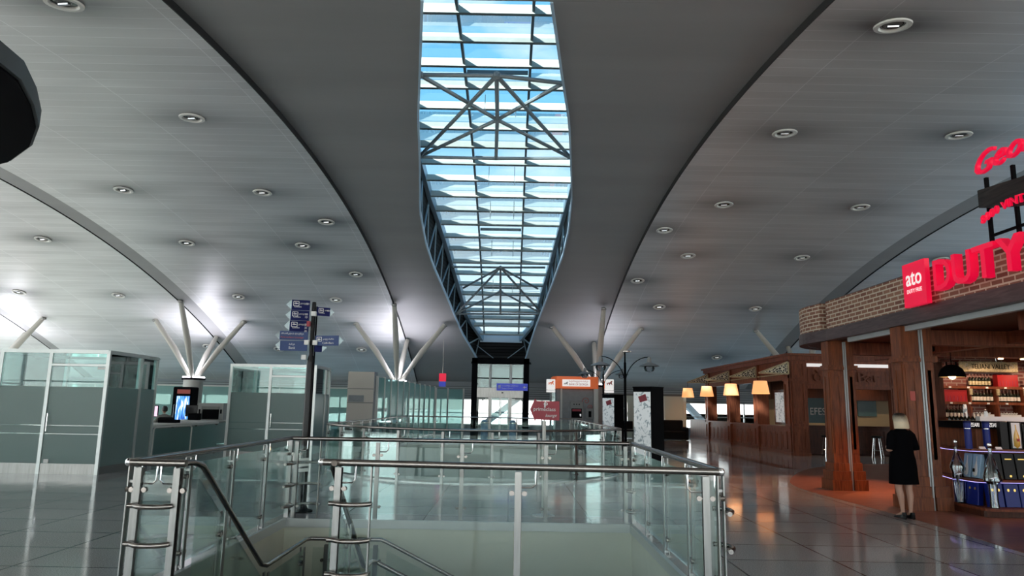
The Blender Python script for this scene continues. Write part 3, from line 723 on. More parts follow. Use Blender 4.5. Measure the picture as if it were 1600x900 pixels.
def stair_rail(label, rail, bases, glass_pts, loc):
    t = thing('stair_rail', label, 'railing', loc)
    part('handrail', MB().tube(rail, .026, 12), 'steel_dark', t)
    for x, y, z0, z1, a in bases:
        po = part('post', post_mb(x,y,a,z0,z1,.05), 'steel', t)
        for zc in (z0+.2,z1-.2): part('clamp', clamp_mb(x,y,a,(zc,)), 'steel_dark', po)
    for q, n_ in glass_pts: part('glass_panel', MB().slab4(q, n_, .012), 'glass', t)
X = -2.66
stair_rail('dark handrail with glass going down the left side of the upper stair flight', [(-2.76,6.02,1.1),(X,6.12,1.10),(X,6.3,1.06),(X,8.02,-.12),(X,8.2,-.17),(X,9.72,-.17),(X+.05,9.80,-.17),(-1.68,9.80,-.17),(-1.6,9.80,-.20),(1.2,9.80,-1.55)],
   [(X,6.85,-.4,.60,PI/2),(X,8.2,-1.15,-.24,PI/2),(X,9.6,-1.15,-.24,PI/2),(-2.4,9.8,-1.15,-.24,0),(-1.75,9.8,-1.15,-.24,0),(-.8,9.8,-1.55,-.68,0),(.3,9.8,-2.1,-1.2,0)],
   [([(X,6.25,.0),(X,8.1,-1.1),(X,8.1,-.30),(X,6.25,.95)],(1,0,0)),([(X,8.25,-1.1),(X,9.7,-1.1),(X,9.7,-.28),(X,8.25,-.28)],(1,0,0)),([(-2.58,9.8,-1.1),(-1.7,9.8,-1.1),(-1.7,9.8,-.28),(-2.58,9.8,-.28)],(0,1,0)),([(-1.6,9.8,-1.15),(1.1,9.8,-2.5),(1.1,9.8,-1.62),(-1.6,9.8,-.3)],(0,1,0))], (X,6.2,0))
X = -1.56
stair_rail('dark handrail with glass going down the right side of the upper stair flight', [(-1.52,6.30,1.1),(X,6.42,1.06),(X,8.05,-.12),(X,8.2,-.17),(X,8.5,-.17),(X+.06,8.58,-.2),(1.2,8.58,-1.5)],
   [(X,7.2,-.5,.45,PI/2),(X,8.3,-1.15,-.24,PI/2),(-.7,8.58,-1.55,-.62,0),(.4,8.58,-2.1,-1.15,0)],
   [([(X,6.45,.0),(X,8.1,-1.1),(X,8.1,-.30),(X,6.45,.90)],(1,0,0)),([(-1.45,8.58,-1.15),(1.1,8.58,-2.45),(1.1,8.58,-1.6),(-1.45,8.58,-.35)],(0,1,0))], (X,6.3,0))

# ================================================================== SIGNS
# dark finger post
sp = thing('signpost', 'tall black finger post with blue direction signs, behind the stairwell', 'signpost', (-3.10,10.95,0))
px_, py_ = -3.10, 10.95
part('base_plate', MB().lathe([(.17,0),(.17,.02),(.09,.05),(.08,.09)], (px_,py_,0), 16), 'black', sp)
part('pole', MB().lathe([(.056,.02),(.056,2.2),(.05,2.28),(.034,2.34),(.034,3.14),(.03,3.17)], (px_,py_,0), 14), 'black_gloss', sp)
part('pole', MB().tube([(px_+.062,py_,.03),(px_+.05,py_,3.1)],.014,8), 'black', sp)
for z in (.60,.68,.75): part('tape', MB().beam((px_-.09,py_-.075,z),(px_+.09,py_-.075,z+.02),.01,.05), 'tape', sp, 'white tape wrapped round the pole')
for z, xx in ((2.98,.02),(2.53,-.06),(2.53,.07),(2.30,-.09)): part('clamp', MB().cbox((px_+xx,py_-.05,z),(.07,.06,.07)), 'paper', sp)
part('clamp', MB().cbox((px_-.05,py_-.055,2.82),(.05,.05,.08)), 'maroon', sp)
def finger(x0, x1, z0, z1, mat, lines, icon, yaw, label, tipdir, nums=None):
    """sign blade hanging off the pole; clear pointed end towards tipdir"""
    w_ = abs(x1-x0); h_ = z1-z0; s_ = 1 if tipdir > 0 else -1
    d = Vector((s_*math.cos(yaw), math.sin(yaw), 0)); a = Vector((px_+s_*.06, py_-.03, z0)); rd = d*s_
    b_ = part('sign_blade', MB().extr([a, a+d*w_, a+d*w_+Vector((0,0,h_)), a+Vector((0,0,h_))], Vector((0,.018,0))), mat, sp, label)
    tip = a+d*(w_+h_*.5)+Vector((0,0,h_/2))
    part('pointed_end', MB().extr([a+d*w_, tip, a+d*w_+Vector((0,0,h_))], Vector((0,.012,0))), 'clear', b_, 'clear acrylic arrow point')
    left = a+d*w_ if s_ < 0 else a
    fr = left+Vector((0,-.004,0)); x = .03*w_*4
    ic = h_*.42
    if icon:
        o_ = fr+rd*.03+Vector((0,0,h_*.42)); mb = MB()
        for p, q in (((0,0),(ic*1.2,0)),((ic*1.2,0),(ic*1.2,ic)),((ic*1.2,ic),(0,ic)),((0,ic),(0,0))): mb.beam(o_+rd*p[0]+Vector((0,-.002,p[1])), o_+rd*q[0]+Vector((0,-.002,q[1])), .004, .008)
        if icon == 'plane':
            pl = [(.1,.62),(.3,.5),(.45,.58),(.35,.85),(.45,.85),(.65,.6),(1.0,.62),(1.08,.5),(.95,.42),(.35,.36),(.15,.5)]
        else: pl = [(.25,.2),(.25,.7),(.8,.7),(.8,.55),(.95,.55),(.95,.35),(.8,.35),(.8,.2)]
        mb.extr([o_+rd*p[0]*ic+Vector((0,-.002,p[1]*ic)) for p in pl], Vector((0,-.003,0)))
        part('symbol', mb, 'white', b_)
        x = .03+ic*1.2+.02
    for k, (s, wd, hh, zz, xo) in enumerate(lines):
        text(s, fr+rd*(xo if xo is not None else x)+Vector((0,0,zz*h_)), rd, 'white' if not (mat == 'navy2' and k == 1 and 'Lounge' in s) else 'redtxt', b_, wd, hh*h_, .003)
    for k, s in enumerate(nums or []):
        text(s, fr+rd*(w_-.055)+Vector((0,0,h_*(.55-.3*k))), rd, 'white', b_, .035, h_*.2, .003)
gat = 'გასასვლელი'
finger(0,.27,3.03,3.19,'navy',[(gat,.14,.2,.55,None),('Gates',.11,.16,.27,.04)],'plane',R(-14),None,-1,['101'])
finger(0,.275,2.87,3.025,'navy',[(gat,.13,.2,.55,None),('Gates',.11,.16,.27,.04)],'plane',R(-14),None,-1,['102','103'])
finger(0,.28,2.70,2.865,'navy',[(gat,.13,.2,.55,None),('Gates',.11,.16,.27,.04)],'plane',R(-14),None,-1,['201','203','204'])
finger(0,.42,2.565,2.70,'navy2',[('პრაიმკლას ლაუნჯი',.34,.26,.58,.02),('Primeclass Lounge',.34,.24,.16,.02)],None,R(-8),'slate blue lounge sign',-1)
finger(0,.42,2.40,2.555,'navy2',[('ბანკი',.09,.24,.52,.14),('Bank',.10,.24,.18,.14)],None,0,'slate blue bank sign',-1)
finger(0,.20,2.955,3.09,'navy',[(gat,.09,.2,.55,None),('Gates',.09,.16,.27,.03)],'plane',R(25),None,1,['4'])
finger(0,.40,2.485,2.64,'navy2',[('კაფე-ბარი',.19,.22,.52,None),('Café-Bars',.19,.2,.16,None)],'cup',R(-14),'slate blue café sign',1)
finger(0,.11,2.39,2.54,'navy',[],None,R(20),None,1)
# burgundy arrow sign on a white stand
ls = thing('lounge_sign', 'burgundy arrow sign on a thin white stand behind the stairwell', 'sign', (.53,10.98,0))
part('base_disc', MB().lathe([(.17,0),(.17,.012),(.05,.022),(.03,.04)], (.53,10.98,0), 28), 'paper', ls)
part('pole', MB().tube([(.53,10.98,.02),(.53,10.98,1.40)],.028,12), 'white_metal', ls)
bl = part('arrow_board', MB().extr([(.40,10.94,1.42),(.76,10.94,1.41),(.76,10.94,1.70),(.41,10.94,1.70),(.385,10.94,1.74),(.31,10.94,1.57),(.39,10.94,1.385)], (0,.02,0)), 'maroon', ls)
text('primeclass', (.365,10.937,1.535), (1,0,-.008), 'white', bl, .335, .072, .003)
text('lounge', (.545,10.937,1.445), (1,0,.02), 'white', bl, .175, .062, .003, shear=.35)
text('P', (.525,10.937,1.60), (1,0,0), 'white', bl, .055, .08, .003)
part('lettering', MB().beam((.515,10.935,1.655),(.535,10.935,1.655),.003,.008).beam((.545,10.935,1.60),(.545,10.935,1.70),.003,.007), 'white', bl)
# ================================================================== GLASS BOOTHS
def booth(label, x0, x1, y0, y1, door, extra=None):
    """glass booth: front at y0 from x0 to x1, right side back to y1 with a splayed corner; door = (xa, xb) in the front"""
    H = 2.66; t = thing('glass_booth', label, 'booth', ((x0+x1)/2, y0, 0))
    pts = [(x0,y0),(door[0],y0),(x1,y0),(x1-.03,y0+(y1-y0)*.62),(x1-.10,y1)]
    for x, y in pts+[(x0,y1)]:
        part('post', MB().cbox((x,y,H/2),(.075,.06,H)), 'alu', t)
    pp = pts+[(x0,y1)]
    for a, b_ in zip(pp, pp[1:]+pp[:1]):
        part('top_rail', MB().plate(a, b_, H-.07, H+.01, .075), 'alu', t)
    part('roof_pane', MB().box(x0,y0,H-.04,x1-.02,y1,H-.02), 'glassc', t)
    part('door_head', MB().box(door[0],y0-.025,2.31,x1,y0+.025,2.36), 'alu', t)
    n_ = len(pp)
    for i, (a, b_) in enumerate(zip(pp, pp[1:]+pp[:1])):
        a = Vector((a[0],a[1],0)); b2 = Vector((b_[0],b_[1],0)); d = (b2-a).normalized(); a2 = a+d*.04; c2 = b2-d*.04
        isdoor = i == 1
        top = 2.30 if isdoor else H-.07
        bot = .22 if i < 2 else .16
        part('clear_pane', MB().plate(a2, c2, 1.86, top, .012), 'glassc', t)
        if isdoor: part('fanlight', MB().plate(a2, c2, 2.37, H-.07, .012), 'glassc', t)
        f = part('door_leaf' if isdoor else 'frosted_pane', MB().plate(a2, c2, bot, 1.86, .014), 'frost', t, 'frosted glass door' if isdoor else None)
        for z in (1.02, .84): part('clear_line', MB().plate(a2+Vector((0,-.009,0)), c2+Vector((0,-.009,0)), z, z+.012, .003), 'alu' if isdoor else 'glassc', f)
        if isdoor:
            hx = a.x+.10
            part('pull_handle', MB().tube([(hx,y0-.01,1.28),(hx,y0-.06,1.28),(hx,y0-.06,.90),(hx,y0-.01,.90)],.013,8), 'chrome', f)
            part('floor_lock', MB().cbox((a.x+.16,y0-.012,.27),(.10,.035,.08)), 'paper', f)
            part('pivot_plate', MB().cbox((b2.x-.12,y0-.012,2.27),(.18,.03,.05)), 'paper', f)
        part('kick_plate', MB().plate(a, b2, 0, bot, .03), 'steel' if i < 2 else 'ptrim', t)
    return t
booth('nearest glass booth with frosted lower panes, at the far left', -11.2, -8.86, 15.6, 17.95, (-10.12,0))
booth('second glass booth with frosted lower panes, behind the finger post', -7.98, -5.58, 20.3, 22.3, (-6.85,0))
# notice seen in the first booth, red fire box inside the second
# ------------------------------------------------------------------ teal partition far left
def partition(name, label, pts, h, thick=.05, mat='teal', cap=True, postw=.07):
    t = thing(name, label, 'partition', (*pts[0],0))
    for x, y in pts: part('mullion', MB().cbox((x,y,h/2),(postw,postw,h)), 'white_metal', t)
    for a, b_ in zip(pts, pts[1:]):
        A = Vector((*a,0)); B = Vector((*b_,0)); d = (B-A).normalized()*.03
        part('pane', MB().plate(A+d, B-d, .06, h-.05, .012), mat, t)
        if cap: part('top_rail', MB().plate(A, B, h-.05, h, .05), 'white_metal', t)
    return t
partition('glass_partition', 'long teal glass partition behind the security desks on the left', [(-30+2.5*i, 38.6) for i in range(10)], 2.42)
partition('glass_partition', 'slim glass partition running back left of the far floor opening', [(-4.9,26.2),(-4.82,27.2),(-4.74,28.2),(-4.66,29.4),(-4.6,30.6),(-4.56,32),(-4.5,33.4),(-4.44,34.9),(-4.38,36.4),(-4.3,38.0),(-4.2,39.6)], 2.62, cap=False, postw=.09)
partition('glass_partition', 'wide teal glass panels left of the lift', [(-4.15,39.9),(-3.55,40.6),(-2.7,41.3)], 2.55, cap=False, postw=.09)
# beige panel
bp_ = thing('beige_panel', 'tall beige clad panel with two joints left of the slim glass partition', 'panel', (-5.4,26.0,0))
part('cladding', MB().box(-5.93,25.95,0,-4.98,26.1,2.75), 'panel_beige', bp_)
for z in (2.12,1.62,.8): part('joint', MB().box(-5.93,25.94,z,-4.98,25.949,z+.025), 'ptrim', bp_)
part('side_face', MB().box(-4.98,25.95,0,-4.955,26.5,2.75), 'kgrey', bp_)
nt_ = single('notice', MB().box(-5.88,25.936,1.66,-5.32,25.95,1.90), 'kgrey', 'pale grey printed notice on the beige panel', 'notice', (-5.6,25.93,1.66))
# hanging red and blue light sign
hs = thing('hanging_sign', 'small red and blue box sign hanging on a cable left of the lift', 'sign', (-3.65,38.2,2.5))
part('cable', MB().tube([(-3.65,38.2,3.2),(-3.65,38.2,cz(38.2)-.02)],.012,6), 'steel_dark', hs)
part('red_face', MB().cbox((-3.65,38.2,3.06),(.36,.3,.42)), 'redem', hs); part('blue_face', MB().cbox((-3.65,38.2,2.70),(.34,.3,.26)), 'blue', hs)
# ------------------------------------------------------------------ security desks
def desk(label, x0, x1, y0, y1, h, fr, glassside=True):
    t = thing('security_desk', label, 'desk', ((x0+x1)/2,(y0+y1)/2,0))
    part('worktop', MB().bbox(((x0+x1)/2,(y0+y1)/2,h-.03),(x1-x0,y1-y0,.07),.015), 'white_metal', t)
    part('carcass', MB().box(x0+.1,y0+.1,.08,x1-.45,y1-.1,h-.08), 'kgrey', t)
    n_ = max(2, int((y1-y0)/1.2))
    for i in range(n_+1): part('leg', MB().cbox((x1-.06, y0+.06+(y1-y0-.12)*i/n_, (h-.06)/2),(.05,.05,h-.06)), 'steel_dark', t)
    if glassside:
        part('front_glass', MB().box(x1-.03,y0+.03,.08,x1-.018,y1-.03,h-.1), 'teal', t)
        part('end_glass', MB().box(x0+.05,y0,.08,x1-.05,y0+.012,h-.1), 'teal', t)
    return t
desk('long security desk with teal glass sides and pale worktop, right of the nearest booth', -10.6, -9.55, 18.9, 23.6, .93, 1)
desk('rear security desk carrying the scanner, behind the long security desk', -11.6, -10.5, 24.4, 28.6, .93, 1)
desk('short security desk under the pink screen, in front of the seated person', -13.1, -11.75, 23.95, 24.95, .93, 0)
# barrier frame
br = thing('barrier_rail', 'white tubular barrier standing in front of the long security desk', 'barrier', (-9.2,19.5,0))
part('frame', MB().tube([(-9.2,18.6,.0),(-9.2,18.6,.84),(-9.2,18.68,.9),(-9.2,20.7,.9),(-9.2,20.8,.84),(-9.2,20.8,0)],.022,8), 'white_metal', br)
for y in (18.6,20.8): part('foot', MB().lathe([(.07,0),(.07,.012),(.03,.02)], (-9.2,y,0), 12), 'white_metal', br)
# x-ray scanner
xs = thing('xray_scanner', 'grey baggage scanner with black tunnel on the rear security desk', 'scanner', (-10.9,26.2,.93))
part('body', MB().box(-11.30,25.9,.93,-11.16,26.9,1.52).box(-10.52,25.9,.93,-10.38,26.9,1.52).box(-11.16,25.9,1.38,-10.52,26.9,1.52).box(-11.16,26.7,.93,-10.52,26.9,1.38), 'mat_grey', xs)
part('tunnel_curtain', MB().box(-11.15,26.0,.95,-10.53,26.02,1.30), 'black', xs); part('hood', MB().box(-11.15,25.86,1.30,-10.53,25.98,1.40), 'ptrim', xs)
for x in (-11.23,-10.45): part('button_panel', MB().box(x-.03,25.885,1.15,x+.03,25.899,1.3), 'black', xs)
def monitor(label, x, y, z, w_, h_, mat='black', loc=None):
    t = thing('monitor', label, 'monitor', (x,y,z))
    part('foot', MB().lathe([(.12,0),(.12,.01),(.02,.02),(.02,.12)], (x,y,z), 14), 'black', t)
    part('casing', MB().bbox((x,y,z+.1+h_/2),(w_,.05,h_),.008), 'black', t)
    part('display', MB().box(x-w_/2+.02,y-.031,z+.12,x+w_/2-.02,y-.0255,z+.08+h_), mat, t)
    return t
monitor('black monitor left of the baggage scanner', -11.55, 26.0, .93, .45, .42, 'black_gloss')
monitor('monitor with a pink display in front of the seated person', -12.35, 24.6, .93, .55, .38, 'screen')
single('waste_box', MB().bbox((-11.0,25.0,.93+.12),(.35,.3,.24),.02), 'black', 'small black box on the rear security desk left of the scanner', 'box', (-11.0,25.0,.93))
for k, (x, y, lb) in enumerate(((-10.2,21.5,'black tray with papers lying on the long security desk'),)):
    tr = thing('tray', lb, 'tray', (x,y,.93))
    part('tray_body', MB().box(x-.25,y-.18,.935,x+.25,y+.18,.955).box(x-.25,y-.18,.955,x-.235,y+.18,1.03).box(x+.235,y-.18,.955,x+.25,y+.18,1.03).box(x-.235,y+.165,.955,x+.235,y+.18,1.03).box(x-.235,y-.18,.955,x+.235,y-.165,1.03), 'black', tr)
    part('papers', MB().box(x-.2,y-.14,.955,x+.2,y+.14,1.0), 'paper', tr)
# chairs in dark upholstery behind the desk
def office_chair(label, x, y, rz, mat='seatblack'):
    t = thing('office_chair', label, 'chair', (0,0,0))
    part('seat', MB().bbox((0,0,.47),(.48,.46,.09),.03), mat, t)
    part('backrest', MB().bbox((0,.22,.80),(.44,.08,.52),.03), mat, t)
    part('column', MB().tube([(0,0,.12),(0,0,.43)],.025,8), 'steel_dark', t)
    part('back_stem', MB().tube([(0,.05,.43),(0,.26,.44),(0,.27,.60)],.018,8), 'steel_dark', t)
    for k in range(5):
        a = 2*PI*k/5; lg = part('leg', MB().tube([(0,0,.12),(.27*math.cos(a),.27*math.sin(a),.075)],[.022,.014],8), 'black', t)
        part('castor', MB().tube([(.27*math.cos(a)-.02,.27*math.sin(a),.03),(.27*math.cos(a)+.02,.27*math.sin(a),.03)],.03,10), 'black', lg)
    t.location = (x,y,0); t.rotation_euler = (0,0,rz); return t
office_chair('dark office chair under the seated person at the security desk', -11.20, 23.22, R(218))
office_chair('empty dark office chair right of the seated person', -11.25, 21.4, R(120))
# drinks cabinet
dc = thing('drinks_cabinet', 'tall black drinks cabinet with a bright blue front, before the left column', 'cabinet', (-13.8,30,0))
part('body', MB().bbox((-13.78,30.3,1.08),(.78,.7,2.16),.03), 'black', dc)
part('glass_door', MB().box(-13.98,29.92,.45,-13.44,29.95,1.78), 'adscreen', dc, 'lit door showing blue and white drinks')
part('header', MB().box(-13.98,29.93,1.88,-13.44,29.95,2.05), 'redtxt', dc, 'red header panel')
part('handle', MB().tube([(-14.05,29.92,.9),(-14.05,29.89,.92),(-14.05,29.89,1.4),(-14.05,29.92,1.42)],.012,6), 'steel', dc)

# ================================================================== LIFT
lf = thing('lift', 'black framed glass lift shaft standing under the far end of the skylight', 'lift', (-.45,32.9,0))
xa, xb, ya, yb, H = -1.78, .86, 32.6, 34.8, 3.78
for x in (xa+.13, xb-.13):
    for y in (ya+.13, yb-.13): part('corner_post', MB().cbox((x,y,H/2),(.26,.26,H)), 'black', lf)
part('top_frame', MB().box(xa,ya,3.52,xb,ya+.26,H).box(xa,yb-.26,3.52,xb,yb,H).box(xa,ya+.26,3.52,xa+.26,yb-.26,H).box(xb-.26,ya+.26,3.52,xb,yb-.26,H), 'black', lf)
part('band', MB().box(xa+.26,ya+.02,1.98,xb-.26,ya+.2,2.42), 'steel', lf, 'brushed steel band above the doors')
part('transom', MB().box(xa+.26,ya+.06,2.83,xb-.26,ya+.12,2.88), 'black', lf)
for x in (-.93, .02): part('upper_tube', MB().tube([(x,ya+.05,2.42),(x,ya+.05,3.5)],.055,12), 'white_metal', lf, 'white vertical tube')
for x in (-.93, .02): part('door_jamb', MB().cbox((x,ya+.12,1.0),(.12,.12,1.98)), 'steel', lf)
for x0, x1 in ((-.87,-.46),(-.44,-.04)): 
    d_ = part('door_leaf', MB().box(x0,ya+.12,.02,x1,ya+.135,1.97), 'glassc', lf)
    part('door_frame', MB().box(x0,ya+.105,.02,x0+.035,ya+.15,1.97).box(x1-.035,ya+.105,.02,x1,ya+.15,1.97), 'alu', d_)
for (x0,x1) in ((xa+.26,-.98),(.07,xb-.26)): part('side_pane', MB().box(x0,ya+.1,.05,x1,ya+.112,1.95), 'glassw', lf)
for (x0,x1) in ((xa+.26,-.98),(-.87,-.04),(.07,xb-.26)): part('upper_pane', MB().box(x0,ya+.1,2.44,x1,ya+.112,3.5), 'glassc', lf)
for y in (yb-.1,): part('back_pane', MB().box(xa+.26,y,.05,xb-.26,y+.012,3.5), 'glassw', lf)
for x in (xa+.1, xb-.1): part('flank_pane', MB().box(x,ya+.27,.05,x+.012,yb-.27,3.5), 'glassw', lf)
for x in (-1.35,.45): part('camera_unit', MB().cbox((x,ya+.16,1.93),(.42,.06,.06)).cbox((x+.1,ya+.16,1.87),(.06,.06,.08)), 'black', lf)
part('call_button', MB().cbox((-.35,ya+.015,2.2),(.09,.02,.05)), 'black', lf)
part('car_roof', MB().box(-1.3,33.0,2.55,.4,34.4,2.75), 'mat_grey', lf)
bs = thing('direction_sign', 'royal blue sign with a left arrow across the lift front', 'sign', (.3,32.4,2.2))
bd = part('board', MB().box(-.62,32.40,2.30,.80,32.46,2.62), 'blue', bs)
text('საპასპორტო კონტროლი', (-.38,32.395,2.47), (1,0,0), 'white', bd, .75, .075, .004); text('Passport Control', (-.38,32.395,2.36), (1,0,0), 'white', bd, .5, .07, .004)
part('arrow', MB().extr([(.58,32.395,2.46),(.66,32.395,2.40),(.66,32.395,2.445),(.74,32.395,2.445),(.74,32.395,2.475),(.66,32.395,2.475),(.66,32.395,2.52)], (0,-.004,0)), 'white', bd)
part('symbol', MB().box(-.56,32.39,2.38,-.44,32.396,2.40).box(-.56,32.39,2.42,-.44,32.396,2.44).box(-.56,32.39,2.46,-.44,32.396,2.53), 'white', bd)
for x in (-.1,.4): part('arm', MB().box(x-.02,32.46,2.40,x+.02,32.62,2.44), 'black', bs)
# blue turnstile posts in front of the lift
for k, x in enumerate((-1.12, .14)):
    g_ = thing('gate_post', '%s pale blue access post standing before the lift doors' % ('left' if k == 0 else 'right'), 'post', (x,31.9,0), None)
    part('body', MB().lathe([(.16,0),(.16,.86),(.12,.95),(.04,.99)], (x,31.9,0), 16), 'paleblue', g_)
    part('dome', MB().lathe([(.17,.84),(.17,.88)], (x,31.9,0), 16), 'chrome', g_)
# ================================================================== BANK KIOSK
X0, X1, YK = 2.14, 4.10, 33.2
kk = thing('bank_kiosk', 'grey bank machine kiosk with a bright orange header band', 'kiosk', (3,YK,0))
part('body', MB().bbox((3.1,YK+.9,1.23),(1.95,1.7,2.46),.05), 'kgrey', kk)
rr = [(X0+.12,YK-.15),(X1-.12,YK-.15),(X1-.03,YK-.11),(X1+.02,YK),(X1+.02,YK+1.7),(X0-.14,YK+1.7),(X0-.14,YK+.35),(X0+.02,YK-.1)]
part('header_band', MB().prism(rr, 2.46, 3.02), 'orange', kk, 'orange header band with rounded corners')
hp = part('name_panel', MB().box(2.42,YK-.18,2.56,3.72,YK-.155,2.88), 'lightbox', kk)
text('საქართველოს ბანკი', (2.74,YK-.185,2.74), (1,0,0), 'redtxt', hp, .88, .10, .004); text('BANK OF GEORGIA', (2.74,YK-.185,2.61), (1,0,0), 'redtxt', hp, .88, .09, .004)
def beast(org, w_, mat, parent):              # small heraldic four-legged beast mark
    o_ = Vector(org); P = [(.0,.35),(.1,.55),(.25,.5),(.38,.62),(.62,.6),(.72,.85),(.9,.95),(1,.75),(.88,.62),(.9,.4),(1,.15),(.88,.12),(.76,.35),(.62,.38),(.6,.1),(.48,.1),(.45,.38),(.34,.4),(.2,.1),(.1,.12),(.2,.4),(.1,.42)]
    part('logo', MB().extr([o_+Vector((p[0]*w_,0,p[1]*w_*.8)) for p in P], (0,-.005,0)), mat, parent)
beast((2.48,YK-.182,2.62),.2,'ptrim',hp)
part('corner_post', MB().cbox((X1-.1,YK-.02,1.23),(.2,.2,2.46)), 'white_metal', kk)
part('inner_post', MB().cbox((X0+.25,YK-.02,1.23),(.08,.1,2.46)), 'white_metal', kk)
part('side_glass', MB().box(X0-.25,YK+.3,.05,X0+.2,YK+.32,2.4), 'glassc', kk)
# curl ornament on the face, machine, keypad
orn = MB()
for cx_, cz0, r_ in ((3.55,1.9,.18),(3.75,1.62,.12),(3.5,.85,.15),(3.72,1.15,.1),(3.62,.62,.12)):
    orn.tube([(cx_+r_*k/18*math.cos(k*.55), YK+.035, cz0+r_*k/18*math.sin(k*.55)) for k in range(19)], .012, 6)
part('red_ornament', orn, 'redtxt', kk)
pale = MB()
for cx_, cz0, r_ in ((2.5,1.9,.2),(2.42,1.55,.14),(2.62,1.3,.16),(2.45,.95,.16)):
    pale.tube([(cx_+r_*k/18*math.cos(k*.55), YK+.035, cz0+r_*k/18*math.sin(k*.55)) for k in range(19)], .010, 6)
part('grey_ornament', pale, 'mat_grey', kk)
am = part('cash_machine', MB().bbox((3.1,YK,1.08),(.62,.12,1.55),.02), 'mat_grey', kk)
part('display', MB().box(2.86,YK-.075,1.12,3.34,YK-.062,1.55), 'black', am); part('card_panel', MB().box(2.90,YK-.085,1.42,3.30,YK-.076,1.52), 'maroon', am)
part('keypad', MB().box(3.0,YK-.12,.98,3.22,YK-.06,1.06), 'black', am); part('slot', MB().box(3.24,YK-.09,1.2,3.31,YK-.076,1.3), 'silver', am)
for x in (2.98,3.1,3.22): part('lamp', MB().tube([(x,YK-.062,1.74),(x,YK-.08,1.74)],.03,8), 'black', am)
kb = part('phone_niche', MB().bbox((3.72,YK+.03,1.32),(.36,.08,.5),.02), 'mat_grey', kk); part('phone', MB().cbox((3.72,YK-.03,1.3),(.12,.05,.28)), 'black', kb)
# the two small lit signs on posts beside the kiosk
for k, (x, y, pz, lb) in enumerate(((1.86,32.6,0,'white lit bank sign on a grey pole left of the orange kiosk'),(4.40,31.6,0,'white lit bank sign above the black column right of the orange kiosk'))):
    t = thing('bank_sign', lb, 'sign', (x,y,0))
    pl = part('light_panel', MB().bbox((x,y,2.62),(.40,.14,.48),.02), 'lightbox', t)
    beast((x-.14,y-.072,2.58),.28,'orange' if k == 0 else 'redtxt',pl)
    part('lower_panel', MB().cbox((x,y,2.31),(.40,.14,.1)), 'lightbox', t); part('orange_side', MB().cbox((x+(.24 if k == 0 else -.24),y+.02,2.62),(.10,.1,.34)), 'orange', t)
    part('pole', MB().tube([(x,y,0),(x,y,2.27)],.05,10), 'mat_grey', t)
# ================================================================== LAMP POSTS and POSTER COLUMNS
def street_lamp(label, x, y, h, arm, lampz, rz=0):
    t = thing('street_lamp', label, 'lamp post', (x,y,0))
    part('pole', MB().lathe([(.07,0),(.07,.35),(.04,.4),(.035,h-.3),(.022,h-.28),(.022,h)], (x,y,0), 12), 'black', t)
    part('finial', MB().lathe([(.02,h),(.14,h+.01),(.14,h+.04),(.02,h+.06)], (x+.06,y,0), 12), 'steel_dark', t)
    for s_ in (-1,1):
        cpt = [(x+s_*arm*(1-math.cos(PI/2*k/9)), y, h-.95+.83*math.sin(PI/2*k/9)) for k in range(10)]
        ar = part('arm', MB().tube(cpt, .014, 6), 'black', t)
        lx = cpt[-1][0]; ly = cpt[-1][1]
        sh = part('lamp_shade', MB().lathe([(.03,.26),(.06,.22),(.07,.1),(.26,.02),(.30,-.01),(.28,-.01),(.06,.06)], (lx,ly,lampz), 18), 'mat_grey', t)
        part('hanger', MB().tube([(lx,ly,cpt[-1][2]),(lx,ly,lampz+.24)],.014,6), 'black', sh)
        part('globe', MB().lathe([(.05,.05),(.14,.0),(.16,-.07),(.12,-.15),(.02,-.18)], (lx,ly,lampz), 16), 'crystal', sh)
    return t
street_lamp('nearer grey street lamp with two curved arms beside the map column', 3.30, 20.4, 3.20, .70, 2.82)
street_lamp('farther street lamp with two curved arms right of the orange kiosk', 3.98, 30.4, 3.32, .80, 3.02)
def poster_column(label, x, y, h, w_):
    t = thing('poster_column', label, 'advertising column', (x,y,0))
    a = w_/math.sqrt(2); q = [(x,y-a),(x+a,y),(x,y+a),(x-a,y)]
    part('body', MB().prism(q, 0, h), 'black', t)
    d = Vector((-a,a,0)); n_ = Vector((-1,-1,0)).normalized()
    p0 = Vector((x,y-a,0))+n_*.008; p1 = Vector((x-a,y,0))+n_*.008
    po = part('poster', MB().slab4([p0+d*.04+Vector((0,0,.05)),p1-d*.04+Vector((0,0,.05)),p1-d*.04+Vector((0,0,h-.12)),p0+d*.04+Vector((0,0,h-.12))], n_, .012), 'poster', t, 'white lit map poster')
    part('emblem', MB().slab4([p0+d*.2+n_*.01+Vector((0,0,h-.36)),p0+d*.6+n_*.01+Vector((0,0,h-.42)),p0+d*.7+n_*.01+Vector((0,0,h-.26)),p0+d*.3+n_*.01+Vector((0,0,h-.18))], n_, .008), 'maroon', po)
    part('cap', MB().prism([(p[0]+(p[0]-x)*.04,p[1]+(p[1]-y)*.04) for p in q], h, h+.03), 'black', t)
poster_column('nearer black column with a white map poster on its left face', 4.0, 20.6, 2.2, .62)
poster_column('farther black column with a white poster, below the right bank sign', 4.22, 29.2, 2.12, .62)
